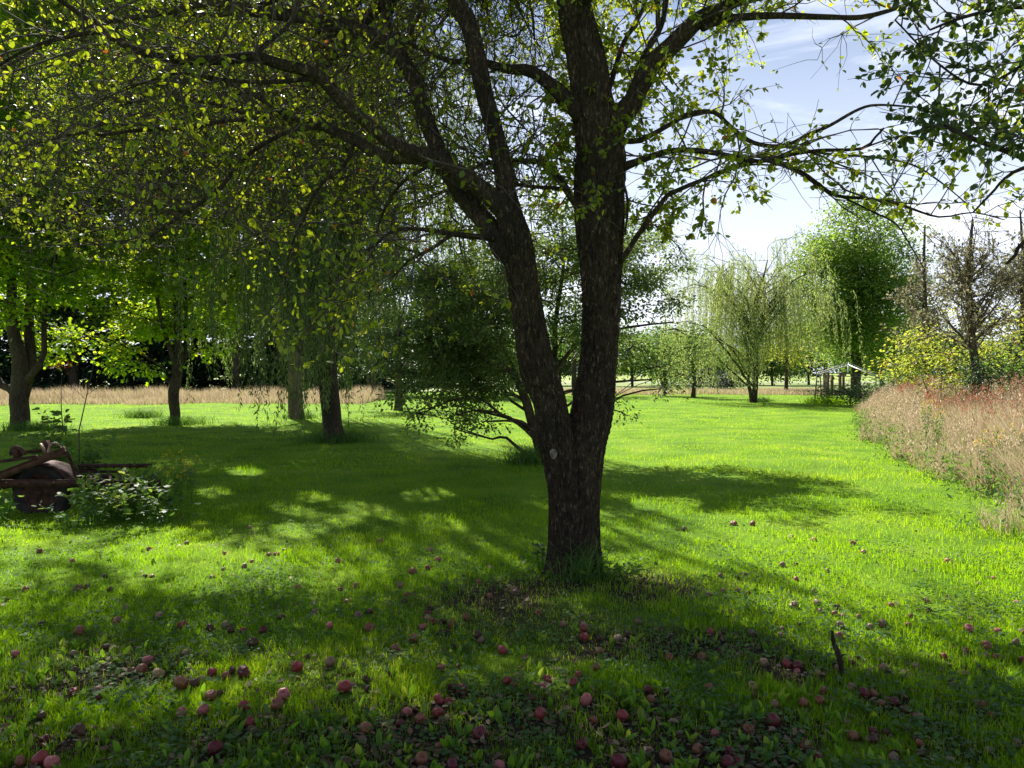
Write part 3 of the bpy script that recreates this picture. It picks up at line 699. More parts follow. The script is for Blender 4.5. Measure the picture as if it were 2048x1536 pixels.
LIMBS = [
 # left fork's three long limbs
 [(1022, 450, 5.88, 40), (1000, 412, 5.86, 40), (958, 376, 5.8, 37), (906, 342, 5.7, 35), (855, 314, 5.6, 32), (787, 290, 5.5, 28), (718, 232, 5.35, 26), (683, 202, 5.3, 25), (632, 150, 5.2, 24), (564, 130, 5.1, 22), (506, 113, 5.0, 21), (437, 120, 4.9, 20), (342, 118, 4.8, 17), (290, 106, 4.75, 15), (239, 85, 4.7, 13), (191, 51, 4.65, 11), (120, 0, 4.6, 9), (40, -60, 4.5, 6)],
 [(1030, 520, 5.92, 40), (1006, 500, 5.9, 42), (985, 462, 5.95, 40), (950, 420, 6.05, 38), (917, 376, 6.15, 36), (889, 325, 6.25, 33), (862, 267, 6.3, 31), (841, 205, 6.35, 30), (821, 147, 6.4, 29), (787, 99, 6.45, 30), (735, 68, 6.5, 29), (650, 44, 6.6, 27), (590, 32, 6.7, 25), (500, 20, 6.8, 22), (430, 2, 6.9, 20), (340, -40, 7.1, 15), (220, -90, 7.3, 10), (60, -100, 7.4, 5)],
 [(905, 345, 5.75, 28), (860, 325, 5.9, 28), (821, 314, 6.0, 28), (770, 314, 6.1, 25), (708, 280, 6.2, 22), (655, 256, 6.3, 20), (632, 246, 6.35, 18), (564, 222, 6.5, 15), (513, 191, 6.6, 12), (461, 167, 6.7, 10), (380, 160, 6.9, 8), (300, 175, 7.0, 6), (220, 200, 7.1, 3)],
 [(790, 100, 6.45, 17), (775, 50, 6.5, 15), (764, -10, 6.5, 13), (740, -120, 6.6, 10), (700, -260, 6.6, 6)],
 [(842, 20, 6.3, 8), (812, 90, 6.35, 8), (815, 150, 6.38, 7)],
 # right stem, leftward limb
 [(1165, 235, 6.2, 34), (1139, 205, 6.2, 34), (1104, 171, 6.3, 28), (1060, 142, 6.4, 24), (1009, 137, 6.5, 19), (950, 120, 6.7, 13), (900, 122, 6.9, 11), (820, 90, 7.1, 9), (720, 75, 7.4, 6), (640, 60, 7.6, 3)],
 [(1165, 430, 6.2, 17), (1142, 393, 6.15, 16), (1111, 349, 6.2, 15), (1084, 325, 6.3, 12), (1022, 323, 6.5, 10), (960, 330, 6.7, 7), (900, 370, 6.9, 4)],
 [(1120, 377, 6.2, 8), (1036, 369, 6.4, 7), (985, 345, 6.5, 5)],
 # right stem, big right fork and its branches
 [(1210, 300, 6.25, 62), (1231, 246, 6.2, 48), (1265, 205, 6.15, 40), (1299, 137, 6.05, 38), (1350, 85, 5.95, 34), (1399, 38, 5.85, 30), (1460, 8, 5.8, 24), (1560, -60, 5.7, 18), (1680, -120, 5.6, 12), (1850, -160, 5.5, 7)],
 [(1405, 55, 5.85, 18), (1440, 42, 5.9, 16), (1485, 34, 5.95, 15), (1553, 31, 6.0, 13), (1655, 34, 6.1, 11), (1724, 34, 6.2, 10), (1792, 17, 6.3, 8), (1870, -10, 6.4, 6), (1960, -20, 6.5, 4)],
 [(1268, 190, 6.12, 14), (1278, 137, 6.2, 13), (1300, 90, 6.2, 13), (1322, 51, 6.25, 12), (1333, -5, 6.3, 11), (1350, -150, 6.4, 8), (1340, -300, 6.4, 5)],
 [(1212, 200, 6.25, 12), (1222, 165, 6.3, 11), (1248, 85, 6.4, 9), (1282, 27, 6.5, 8), (1300, -40, 6.6, 6)],
 [(1245, 335, 6.2, 20), (1270, 325, 6.1, 16), (1299, 314, 6.0, 14), (1350, 301, 5.85, 12), (1416, 304, 5.7, 11), (1502, 321, 5.5, 9), (1533, 321, 5.45, 8.5), (1587, 308, 5.35, 8), (1638, 301, 5.3, 7.5), (1724, 297, 5.2, 6), (1750, 275, 5.15, 5), (1768, 256, 5.1, 4)],
 [(1533, 321, 5.45, 8), (1565, 330, 5.4, 8), (1604, 345, 5.3, 8), (1656, 383, 5.2, 8), (1683, 393, 5.15, 7), (1741, 398, 5.05, 6.5), (1809, 413, 4.95, 5.5), (1878, 434, 4.85, 4), (1946, 425, 4.8, 3), (2010, 440, 4.7, 2)],
 [(1683, 393, 5.15, 4), (1748, 425, 5.1, 4), (1792, 448, 5.05, 3.5), (1820, 490, 5.0, 3), (1850, 540, 5.0, 2)],
 [(1235, 300, 6.25, 16), (1251, 282, 6.2, 13), (1282, 280, 6.2, 12), (1350, 243, 6.25, 10), (1375, 228, 6.25, 10), (1427, 224, 6.3, 10), (1450, 243, 6.3, 9), (1485, 273, 6.3, 9), (1519, 289, 6.3, 8.5), (1570, 291, 6.3, 8), (1621, 267, 6.35, 8), (1656, 253, 6.35, 7), (1717, 219, 6.4, 6), (1758, 210, 6.4, 5), (1840, 215, 6.5, 3)],
 [(1570, 291, 6.3, 5), (1656, 308, 6.25, 5), (1741, 314, 6.2, 4.5), (1820, 328, 6.1, 4), (1874, 359, 6.0, 3.5), (1929, 403, 5.9, 2)],
 [(1240, 520, 6.15, 16), (1255, 503, 6.1, 12), (1282, 461, 6.05, 11), (1333, 393, 5.95, 9), (1350, 383, 5.9, 9), (1399, 362, 5.8, 7.5), (1450, 342, 5.65, 7), (1505, 323, 5.5, 6)],
 [(1235, 330, 6.2, 5), (1255, 400, 6.1, 5), (1250, 470, 6.1, 4)],
 # finer limbs on the left
 [(506, 111, 5.0, 12), (547, 75, 5.1, 10), (581, 44, 5.2, 8), (600, -20, 5.3, 6)],
 [(632, 156, 5.2, 10), (547, 164, 5.1, 9), (461, 161, 5.0, 8), (359, 147, 4.9, 6), (290, 165, 4.8, 4), (200, 200, 4.7, 3)],
 [(560, 225, 6.5, 10), (513, 236, 6.4, 9), (444, 243, 6.3, 8), (376, 255, 6.2, 8), (273, 261, 6.1, 7), (205, 270, 6.0, 6), (157, 267, 5.9, 5), (60, 290, 5.8, 3)],
 [(600, 238, 6.4, 8), (530, 228, 6.6, 8), (496, 226, 6.7, 7), (410, 205, 6.9, 6), (308, 198, 7.1, 4), (200, 220, 7.3, 3)],
 [(640, 252, 6.3, 13), (581, 262, 6.2, 11), (513, 297, 6.1, 9), (472, 335, 6.0, 8), (437, 379, 5.9, 8), (359, 434, 5.8, 7), (320, 460, 5.7, 5), (284, 485, 5.65, 4)],
 [(290, 106, 4.75, 8), (210, 66, 4.7, 8), (130, 75, 4.6, 8), (68, 92, 4.5, 6), (0, 130, 4.4, 5), (-80, 190, 4.3, 3)],
 [(995, 478, 5.9, 15), (975, 475, 5.8, 12), (906, 468, 5.6, 10), (838, 458, 5.4, 8), (787, 461, 5.3, 7), (752, 489, 5.2, 6), (711, 520, 5.1, 5), (690, 560, 5.1, 3)],
 [(906, 468, 5.6, 7), (860, 500, 5.4, 6), (820, 520, 5.3, 5), (780, 560, 5.2, 3)],
 [(708, 285, 6.2, 10), (690, 330, 6.0, 8), (640, 370, 5.9, 7), (610, 430, 5.8, 6), (580, 500, 5.8, 4), (570, 570, 5.8, 2)],
 [(860, 330, 5.9, 8), (800, 370, 6.2, 7), (760, 440, 6.4, 6), (745, 520, 6.5, 4), (738, 600, 6.5, 2)],
 # limbs above and outside the picture
 [(1150, 20, 6.15, 34), (1230, -90, 5.6, 30), (1340, -220, 5.0, 25), (1500, -420, 4.3, 18), (1700, -620, 3.8, 8)],
 [(905, -10, 6.0, 28), (800, -130, 5.4, 26), (640, -280, 4.8, 22), (400, -460, 4.2, 16), (180, -560, 3.8, 7)],
 [(1138, -100, 6.05, 34), (1130, -220, 5.4, 28), (1080, -420, 4.6, 22), (1020, -760, 3.8, 14), (950, -1100, 3.2, 7)],
 [(1150, -40, 6.1, 30), (1080, -100, 6.9, 26), (960, -140, 7.9, 20), (820, -120, 8.8, 14), (680, -40, 9.6, 7)],
 [(1150, -250, 6.0, 28), (1230, -230, 6.9, 24), (1330, -180, 7.9, 18), (1400, -60, 8.8, 9)],
 [(885, -140, 6.1, 22), (760, -180, 6.9, 20), (600, -150, 7.8, 16), (420, -80, 8.6, 9)],
 [(430, 2, 6.9, 14), (300, 30, 7.5, 12), (150, 60, 8.2, 9), (0, 140, 8.8, 6)],
 [(1135, -400, 6.0, 22), (1300, -560, 6.4, 16), (1500, -600, 6.8, 8)],
 [(1135, -400, 6.0, 22), (980, -560, 6.4, 16), (760, -560, 6.8, 8)],
]
NTR = len(LIMBS)
# scaffold limbs round the back and over the top, spreading out of each stem
gs = np.random.default_rng(5)
EXTRA = []
for k in range(40):
    stem_ = right if k % 5 < 3 else left
    zc_ = gs.uniform(4.8, 6.8); i0 = int(np.argmin(np.abs(stem_[:, 2] - zc_))); s0 = stem_[i0]
    az = R(gs.uniform(-85, 25)) if k < 34 else R(gs.uniform(-180, 180))
    Lh = gs.uniform(4.2, 7.2) * (1 - .04 * (zc_ - 3.6))
    dr = np.array((math.sin(az), math.cos(az), 0))
    rise = gs.uniform(-.8, 1.2)
    rows_ = [(*s0[:3], min(.06, s0[3] * .7))]
    side = np.array((dr[1], -dr[0], 0)) * gs.normal(0, .5)
    for u in (.2, .45, .7, 1):
        rows_.append((*(s0[:3] + dr * Lh * u + side * u * u + np.array((0, 0, 1)) * (rise * (1.9 * u - 1.2 * u * u)) + gs.normal(0, .1, 3)), .055 * (1 - u) ** 1.1 + .006))
    EXTRA.append(np.array(rows_))
LB = []
for i, rows in enumerate(LIMBS + EXTRA):
    q = spline(ctrl(rows) if i < NTR else rows, .05)
    if i >= NTR:
        a1_, b1_, c1_ = proj(q[:, :3]); bad_ = (a1_ > 840) & (a1_ < 1400) & (b1_ > -10) & (c1_ < 8) | (a1_ > 1240) & (b1_ > 60) & (a1_ < 2100) | (b1_ > 330) & (a1_ < 1240)
        if bad_[8:].any(): q = q[: max(10, 8 + int(np.argmax(bad_[8:])))]
    LB.append(q)
    la = Acc()
    tube(la, q[:, :3], q[:, 3], 20 if q[3, 3] > .035 else 9, rough(i + 5, .8))
    la.obj('limb', M['bark'], MAIN, True)

def sky_gap(px, py):
    """where the photo shows open sky / lawn below and right of the crown"""
    low = np.interp(px, [-300, 0, 250, 480, 560, 760, 880, 1000, 1080, 1250, 1330, 1500, 1570, 1640, 1760, 1850, 2048, 2400],
                        [420, 480, 540, 640, 740, 740, 700, 620, 560, 430, 480, 470, 330, 380, 420, 470, 440, 440])
    return py > low

tw = Acc(); LP, LD = [], []
g = np.random.default_rng(11)
def wander(p, d, L, n, up, wob):
    pts = [p]; d = d / np.linalg.norm(d)
    for i in range(n):
        d = d + g.normal(0, wob, 3); d[2] += up; d /= np.linalg.norm(d)
        pts.append(pts[-1] + d * L / n)
    return np.array(pts)
def leaf_on(pts, per, t0=.1):
    n = max(2, int(np.linalg.norm(pts[-1] - pts[0]) * per))
    nc_ = max(1, int(n / 3.5)); t = np.clip(t0 + (1 - t0) * g.random(nc_)[g.integers(0, nc_, n)] + g.normal(0, .012, n), 0, 1); k = t * (len(pts) - 1); i = np.minimum(k.astype(int), len(pts) - 2); f = (k - i)[:, None]
    P = pts[i] * (1 - f) + pts[i + 1] * f
    T = nrm(pts[i + 1] - pts[i])
    D = T * .4 + g.normal(0, .75, (n, 3)); D[:, 2] -= .35
    LP.append(P + nrm(D) * .012); LD.append(D)
for li, q in enumerate(LB):
    seg = np.linalg.norm(np.diff(q[:, :3], axis=0), axis=1); Ls = np.concatenate(([0], np.cumsum(seg))); tot = Ls[-1]
    start = .35 if q[0, 3] > .04 else .12
    hidden = li >= 29
    s = start * tot * .6 + .15
    while s < tot:
        k = min(np.searchsorted(Ls, s), len(q) - 2); p = q[k, :3]; T = nrm(q[k + 1, :3] - q[k, :3]); r = q[k, 3]
        s += g.uniform(.05, .14) * (1.0 if li < NTR - 11 else 2.2 if p[1] > 5.8 else 3.5)
        d = T * g.uniform(.2, .9) + nrm(g.normal(size=3)) * 1.0; d[2] += .12
        if s > tot * .97: d = T.copy()
        if li < 29 and T is not None:
            qx, qy, qd = proj(p)
            if qx > 1520 and 0 < qy and g.random() < .5: continue
        L1 = g.uniform(.45, 1.25)
        pts = wander(p, d, L1, 6, g.uniform(-.10, .05), .17)
        ppx, ppy, dep = proj(pts)
        if dep.min() < 1.6: continue
        bad = sky_gap(ppx, ppy - 25)
        if bad[1:4].any(): continue
        if ((ppx > 1540) & (ppx < 1760) & (ppy > 50) & (ppy < 250)).any() and g.random() < .85: continue
        if bad.any(): pts = pts[: max(4, int(np.argmax(bad)))]
        tube(tw, pts, np.linspace(min(.008, r * .7), .0022, len(pts)), 4, cap=False)
        n2 = int(g.integers(7, 13))
        for _ in range(n2):
            j = g.integers(1, len(pts)); T2 = nrm(pts[j] - pts[j - 1])
            d2 = T2 * .8 + nrm(g.normal(size=3)) * .8; d2[2] += .05
            p2 = wander(pts[j], d2, g.uniform(.12, .48), 4, -.04, .2)
            tube(tw, p2, np.linspace(.003, .0013, len(p2)), 3, cap=False)
            leaf_on(p2, 44)
        leaf_on(pts, 26, .25)
# leafy sprays added where their shadows shade the foreground, each joined to the nearest limb
NODES = np.vstack([q[4::3, :3] for q in LB if len(q) > 8]); NODES = NODES[NODES[:, 2] > 2.6]
made = 0; tries = 0
while made < 1150 and tries < 30000:
    tries += 1
    gx, gy = gd(g.uniform(-150, 1500), g.uniform(1150, 1300))[:2] if made % 2 else gd(g.uniform(-350, 2350), g.uniform(1200, 1620))[:2]
    z = g.uniform(3.0, 8.6)
    c = np.array((gx - SX * z, gy - SY * z, z))
    if (((c - (.2, 6.9, 5.0)) / (6.6, 6.0, 4.0)) ** 2).sum() > 1: continue
    cx_, cy_, cd_ = proj(c)
    if cd_ < 2.5 or sky_gap(cx_, cy_ + 45) or (cx_ > 1250 and cy_ > (330 if cx_ < 1540 and g.random() < .35 else 110) and cx_ < 2100): continue
    dd_ = np.linalg.norm(NODES - c, axis=1); k = int(np.argmin(dd_ + g.random(len(dd_)) * .3))
    if dd_[k] > 2.6: continue
    s0 = NODES[k]; m1 = s0 * .5 + c * .5 + g.normal(0, .10, 3) + (0, 0, .06 * dd_[k])
    bp = spline(np.array([s0, m1, c]), .2); tube(tw, bp, np.linspace(.006 + .006 * dd_[k], .006, len(bp)), 5, cap=False)
    NODES = np.vstack((NODES, m1, c)); made += 1
    d = nrm(c - s0) + nrm(g.normal(size=3)) * .5
    pts = wander(c, d, g.uniform(.4, .9), 5, -.04, .18); tube(tw, pts, np.linspace(.006, .002, len(pts)), 4, cap=False)
    leaf_on(bp[len(bp) // 2:], 14, .2)
    for _ in range(8):
        j = g.integers(0, len(pts) - 1); d2 = nrm(pts[j + 1] - pts[j]) * .6 + nrm(g.normal(size=3)) * .9
        p2 = wander(pts[j], d2, g.uniform(.15, .5), 4, -.04, .2)
        tube(tw, p2, np.linspace(.003, .0013, len(p2)), 3, cap=False); leaf_on(p2, 44)
P, D = np.vstack(LP), np.vstack(LD)
px, py, dep = proj(P)
# how leafy each part of the crown is in the photo: thin on the right, sky holes here and there
keepp = np.ones(len(P))
inview = (px > -50) & (px < 2100) & (py > -30) & (dep > 0)
rightside = inview & (px > 1250)
keepp = np.where(rightside, np.interp(py, [0, 100, 200, 260, 340, 480], [1, 1, .9, .7, .75, 1]), keepp)
keepp = np.where(rightside & (px < 1560), np.minimum(keepp * 2.2, 1.0), keepp)
keepp = np.where(inview & (px > 1560) & (px < 1700) & (py > 60) & (py < 230), .12, keepp)
keepp = np.where(inview & (px < 1150) & (dep > 6.9), .76, keepp)
keepp = np.where(inview & (px > 860) & (px < 1240), np.minimum(keepp * (1.3 if True else 1), .9), keepp)
keepp = np.where(inview & (px > 1540), keepp * .62, keepp)
keepp = np.where(inview & (px < 1090), np.interp(py, [0, 200, 420, 700], [.14, .14, .24, .36]), keepp)
cl = fbm(P[:, 0] * 1.6, P[:, 2] * 1.6 + P[:, 1], 8, 2)
keepp = np.where((px > 1150) | (py > 330), keepp * np.clip(.35 + (cl - .33) * 4.5, .08, 1), keepp)
keep = (g.random(len(P)) < keepp) & ~(inview & sky_gap(px, py)) & (dep > 1.2)
lm = lit_mask(P); keep &= ~(lm & (g.random(len(P)) < np.where(inview, .9, .98)))
keep &= ~((P[:, 1] + SY * P[:, 2] < 2.5) & ~inview & (g.random(len(P)) < .6))
P, D = P[keep], D[keep]
tw.obj('twigs', M['twig'], MAIN)
leaves('crown', P, D, g.uniform(.034, .062, len(P)), M['apple_leaf'], MAIN, T_OVAL, np.clip(g.beta(2, 2, len(P)) * .93 + (g.random(len(P)) < .012) * .6, 0, 1), .25, seed=4)
for ch in list(MAIN.children): ch.location = -MAIN.location

# ---- neighbour apple tree that reaches in from the right
NB = thing('apple_tree', 'neighbouring apple tree reaching in bare-tipped branches from the top right edge', 'tree', None, (5.2, 3.4, 0))
na = Acc()
def loc(P, o): P = np.array(P, float); P[:, :3] -= np.array(o); return P
nb0 = np.array((5.2, 3.4, 0))
nt = spline(np.array([(0, 0, -.1, .2), (.02, .05, .8, .15), (-.1, .1, 1.7, .14), (-.25, .1, 2.6, .12), (-.3, .2, 3.6, .09), (-.2, .3, 4.8, .05)]), .05)
tube(na, nt[:, :3], nt[:, 3], 30, rough(60)); na.obj('trunk', M['bark'], NB, True)
NL = [[(2680, 560, 3.5, 34), (2500, 470, 3.6, 26), (2300, 400, 3.7, 18), (2150, 350, 3.8, 13), (2048, 317, 3.85, 11), (1980, 290, 3.9, 9), (1929, 270, 3.95, 8), (1881, 247, 4.0, 5)],
      [(2120, 330, 3.8, 8), (2048, 336, 3.85, 8), (2010, 356, 3.9, 5), (1990, 379, 3.9, 5), (1965, 405, 3.9, 4), (1946, 425, 3.9, 3)],
      [(2300, 400, 3.7, 12), (2150, 450, 3.7, 9), (2048, 484, 3.7, 9), (2031, 510, 3.7, 7), (2012, 528, 3.7, 5)],
      [(2650, 100, 3.6, 30), (2400, 40, 3.8, 22), (2200, 20, 4.0, 15), (2048, 14, 4.1, 9), (1990, 18, 4.15, 8), (1910, 40, 4.2, 6), (1860, 60, 4.25, 4)],
      [(2200, 20, 4.0, 8), (2060, 120, 4.2, 6), (1960, 170, 4.3, 5), (1880, 130, 4.4, 4), (1790, 40, 4.5, 3)],
      [(2400, 40, 3.8, 14), (2250, 160, 4.1, 9), (2120, 240, 4.3, 6), (2020, 260, 4.4, 4)],
      [(2650, 100, 3.6, 24), (2500, -300, 3.9, 20), (2200, -520, 4.2, 12), (1900, -600, 4.5, 6)]]
LPs, LDs = LP, LD
LP, LD = [], []
tw2 = Acc()
for i, rows in enumerate(NL):
    q = spline(ctrl(rows), .05); q2 = q.copy(); q2[:, :3] -= nb0
    la = Acc(); tube(la, q2[:, :3], q2[:, 3], 10, rough(i + 90, .7)); la.obj('limb', M['bark'], NB, True)
    for k in range(6, len(q), 1):
        T = nrm(q[min(k + 1, len(q) - 1), :3] - q[k - 1, :3])
        d = T * .6 + nrm(g.normal(size=3)); d[2] += .1
        pts = wander(q[k, :3], d, g.uniform(.25, .8), 5, -.03, .16)
        a_, b_, c_ = proj(pts)
        if c_.min() < 1.5 or ((b_ > 330 + 60 * g.random()) & (a_ < 2060)).any(): continue
        tube(tw2, pts - nb0, np.linspace(.005, .0018, len(pts)), 4, cap=False)
        for _ in range(4):
            j = g.integers(1, len(pts)); d2 = nrm(pts[j] - pts[j - 1]) + nrm(g.normal(size=3)) * .8
            p2 = wander(pts[j], d2, g.uniform(.1, .3), 3, -.04, .2)
            tube(tw2, p2 - nb0, np.linspace(.0025, .0012, len(p2)), 3, cap=False); leaf_on(p2, 48)
        leaf_on(pts, 24)
P, D = np.vstack(LP), np.vstack(LD)
px, py, dep = proj(P)
keep = ~((px < 2100) & (py > 320) & (g.random(len(P)) < .9)) & ~(lit_mask(P) & (g.random(len(P)) < .9)) & (g.random(len(P)) < np.where(px < 2100, .8, .9))
P, D = P[keep], D[keep]
tw2.obj('twigs', M['twig'], NB)
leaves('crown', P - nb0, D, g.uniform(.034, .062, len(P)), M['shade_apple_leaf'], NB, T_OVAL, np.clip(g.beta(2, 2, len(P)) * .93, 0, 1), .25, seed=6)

# ---- trees standing on the lawn to the left
g = np.random.default_rng(21)
def stem(px, py, rows):
    b = gd(px, py); d = b[1]
    return b, [[(*(at(a, y_, d + dd) - b), w * (d + dd) / F_PX / 2) for a, y_, dd, w in r] for r in rows]

b, tr = stem(42, 858, [[(42, 868, 0, 50), (42, 850, 0, 36), (41, 800, 0, 34), (40, 760, 0, 34), (28, 640, -.3, 20), (18, 450, -.5, 17), (10, 200, -.6, 13), (0, -60, -.6, 7)],
                       [(45, 800, 0, 24), (55, 740, .1, 22), (62, 640, .2, 18), (66, 420, .2, 15), (80, 200, .3, 11), (90, -40, .3, 5)],
                       [(40, 790, 0, 22), (20, 775, .1, 15), (-15, 745, .2, 13), (-40, 600, .3, 12), (-60, 300, .3, 8)],
                       [(50, 760, -.1, 14), (85, 700, -.3, 11), (100, 560, -.4, 9), (140, 380, -.5, 6)]])
kind_tree('thick multi-stemmed maple at the far left edge of the lawn', b, tr,
          blob(g, (-.8, 0, 7.6), (3.8, 3.4, 4.4), 110, 1.1, .5) + blob(g, (3.9, -3.2, 9.2), (3.6, 2.6, 2.4), 56, 1.1, .5) + [(1.0, -1, 3.2, .7), (1.8, -1.2, 3.6, .8), (-1.2, .5, 3.3, .8), (1.4, .5, 4.0, .8), (-.6, -1.4, 3.7, .7)],
          M['maple_leaf'], M['far_bark'], .13, 480, T_MAPLE, 'maple_tree', seed=31)
b, tr = stem(352, 848, [[(352, 856, 0, 34), (352, 845, 0, 22), (351, 800, 0, 20), (350, 760, 0, 20), (352, 680, 0, 15), (354, 560, 0, 13), (350, 400, 0, 10), (345, 200, 0, 7), (345, 20, 0, 4)],
                        [(350, 770, 0, 13), (335, 700, -.2, 9), (318, 620, -.3, 8), (308, 500, -.4, 6), (290, 330, -.4, 4)],
                        [(352, 745, 0, 12), (366, 690, .2, 8), (372, 600, .3, 7), (382, 440, .4, 5), (400, 300, .4, 3)]])
kind_tree('slender maple with bright yellow-green sprays low over the field strip', b, tr,
          blob(g, (0, 0, 6.9), (3.0, 2.8, 5.0), 110, .95, .5, 2.6) + [(-2.6, -.8, 2.6, .8), (-3.3, -.9, 2.2, .6), (-2.0, -.6, 2.4, .7), (-1.3, -.7, 2.0, .6), (-.6, -.6, 1.8, .45), (-1.4, 0, 3.0, .8), (1.1, -.3, 3.0, .7), (.8, .3, 2.4, .5), (-3.9, -1, 2.9, .6)],
          M['maple_leaf'], M['far_bark'], .12, 600, T_MAPLE, 'maple_tree', seed=32, rndshift=.12)
a_ = Acc()
# red autumn twig on the slender maple is its own patch of leaves
# ---- willows
b, tr = stem(592, 838, [[(592, 848, 0, 46), (592, 835, 0, 32), (590, 800, 0, 29), (590, 740, 0, 28), (588, 680, 0, 24), (582, 560, 0, 19), (570, 400, 0, 14), (560, 200, 0, 8), (560, 60, 0, 4)],
                        [(590, 700, 0, 16), (620, 640, .3, 13), (640, 520, .5, 9), (650, 350, .6, 5)]])
willow('pale-barked weeping willow behind the dark one', b, tr, 13, 5.6, 1.5, 1300, M['willow_leaf'], M['pale_bark'], seed=41, lens=(1.5, 4.5), xr=.62)
b, tr = stem(664, 885, [[(668, 896, 0, 66), (667, 880, 0, 46), (664, 840, 0, 40), (658, 790, 0, 38), (652, 720, 0, 37), (648, 640, 0, 33), (652, 560, 0, 27), (660, 420, 0, 22), (670, 250, 0, 15), (680, 0, 0, 6)],
                        [(640, 752, 0, 12), (615, 715, 0, 9), (590, 690, 0, 8), (560, 640, -.1, 6)],
                        [(650, 640, 0, 20), (620, 520, .2, 16), (590, 380, .3, 12), (560, 200, .3, 6)],
                        [(654, 580, 0, 18), (700, 460, -.2, 14), (745, 330, -.3, 9), (780, 180, -.4, 5)]])
willow('dark-trunked weeping willow nearest the apple tree', b, tr, 14.5, 5.8, .9, 1300, M['willow_leaf'], M['far_bark'], seed=42, lens=(1.5, 4.6), leaf=.12, xr=.5)
# ---- low apple tree just behind the big one
b, tr = stem(1086, 925, [[(1086, 938, 0, 36), (1084, 922, 0, 24), (1076, 880, 0, 22), (1062, 840, 0, 19), (1052, 800, 0, 18), (1035, 752, -.1, 14), (1010, 730, -.2, 10), (975, 722, -.3, 9)],
                         [(1070, 865, 0, 16), (1090, 800, .2, 14), (1110, 740, .3, 12), (1112, 650, .4, 10), (1120, 540, .5, 7), (1130, 430, .5, 4)],
                         [(1088, 812, .2, 9), (1120, 785, .1, 8), (1160, 774, 0, 7), (1230, 760, -.1, 5), (1310, 755, -.2, 3)],
                         [(1110, 745, .3, 9), (1140, 700, .2, 8), (1180, 670, .1, 7), (1260, 650, 0, 5), (1350, 640, -.1, 3)],
                         [(1052, 800, 0, 10), (1035, 740, .1, 8), (1005, 690, .2, 7), (985, 620, .2, 5), (950, 560, .2, 3)]])
cl = blob(g, (-1.6, 0, 1.9), (1.5, 1.4, 1.35), 80, .5, .6, .5) + blob(g, (-1.7, .2, 3.0), (1.3, 1.3, 1.2), 36, .5, .5) + blob(g, (.4, 0, 3.6), (2.3, 1.9, 1.4), 60, .55, .5) + blob(g, (1.6, 0, 2.35), (1.35, 1.4, .85), 26, .42, .5) + blob(g, (0, .3, 3.4), (1.6, 1.5, .9), 26, .5, .5) + [(1.35, -.3, .95, .25), (1.2, -.3, 1.2, .3), (-1.0, -.5, .8, .4), (-1.5, -.4, .9, .4), (-2.0, 0, 1.0, .45), (2.5, 0, 1.6, .4), (2.1, 0, 1.35, .35), (2.7, 0, 2.1, .4)]
kind_tree('low spreading apple tree right behind the big forked trunk', b, tr, cl, M['willow_leaf'], M['far_bark'], .06, 1150, T_OVAL, 'apple_tree', seed=33, r0=.08, rndshift=.1)
# ---- further trees across the middle
def simple(px, py, w, h, rx, zc, rz, n, cr, nl, leaf, mat, label, seed, name='tree', tm=T_OVAL, grp=None, bark='far_bark', zmin=.8, lean=0, **kw):
    b = gd(px, py); k = b[1] / F_PX; gg = np.random.default_rng(seed)
    tr = [[(0, 0, -.1, w * k * .8), (0, 0, .3, w * k / 2), (lean * .3, 0, h * .35, w * k * .42), (lean * .6, .1, h * .65, w * k * .28), (lean, 0, h * .97, .02)]]
    return kind_tree(label, b, tr, blob(gg, (lean * .6, 0, zc), (rx, rx * .9, rz), n, cr, .5, zmin), mat, M[bark], leaf, nl, tm, name, 'tree', grp, seed, **kw)
simple(797, 822, 16, 5.2, 2.6, 3.0, 2.1, 40, .75, 240, .10, M['dark_leaf'], 'squat dark-leaved tree between the willow and the big trunk', 51, 'apple_tree', zmin=1.0)
simple(930, 792, 14, 10.5, 4.2, 6.2, 4.2, 80, 1.1, 260, .16, M['mid_leaf'], 'tall loose green tree far behind the low apple tree on its left', 52, zmin=2.0)
simple(1150, 792, 12, 7.2, 2.7, 4.4, 2.4, 30, .85, 200, .15, M['mid_leaf'], 'small green tree seen through the fork of the big trunk', 53, zmin=1.8)
simple(470, 787, 18, 12, 3.6, 8.0, 3.8, 50, 1.2, 170, .18, M['mid_leaf'], 'tall green tree behind the field strip, left of the pale willow', 54, zmin=3.0)
simple(740, 788, 18, 12, 4.0, 7.5, 4.0, 50, 1.2, 160, .18, M['dark_leaf'], 'tall dark tree rising behind the dark-trunked willow', 55, zmin=2.6)
simple(150, 786, 20, 14, 4.5, 9, 4.5, 56, 1.3, 160, .2, M['maple_leaf'], 'tall leafy tree behind the two maples at left', 56, zmin=3.5, tm=T_OVAL)
# dark spruces closing the view on the left
xs = [(-120, 66), (-30, 60), (60, 66), (140, 61), (225, 65), (300, 60), (385, 66), (460, 62), (540, 68), (620, 64), (700, 70), (770, 76), (850, 84)]
names = ['leftmost spruce, outside the left maple', 'spruce seen left of the leftmost maple trunk', 'spruce just right of the leftmost maple trunk', 'spruce in the gap between the two maples', 'spruce above the low yellow-green spray', 'spruce just left of the slender maple trunk',
         'spruce just right of the slender maple trunk', 'spruce behind the hanging willow strands', 'spruce left of the pale willow trunk', 'spruce between the two willow trunks', 'spruce right of the dark willow trunk', 'distant spruce behind the squat dark tree', 'rightmost and farthest spruce of the dark row']
for i, ((px, d), nm) in enumerate(zip(xs, names)):
    conifer('dark ' + nm, ((px - CX) / F_PX * d, d), 12 + 2.5 * math.sin(i * 2.1), 4.6, 60 + i, group='dark spruces behind the field strip', n=15000, leaf=.46, z0=.05)

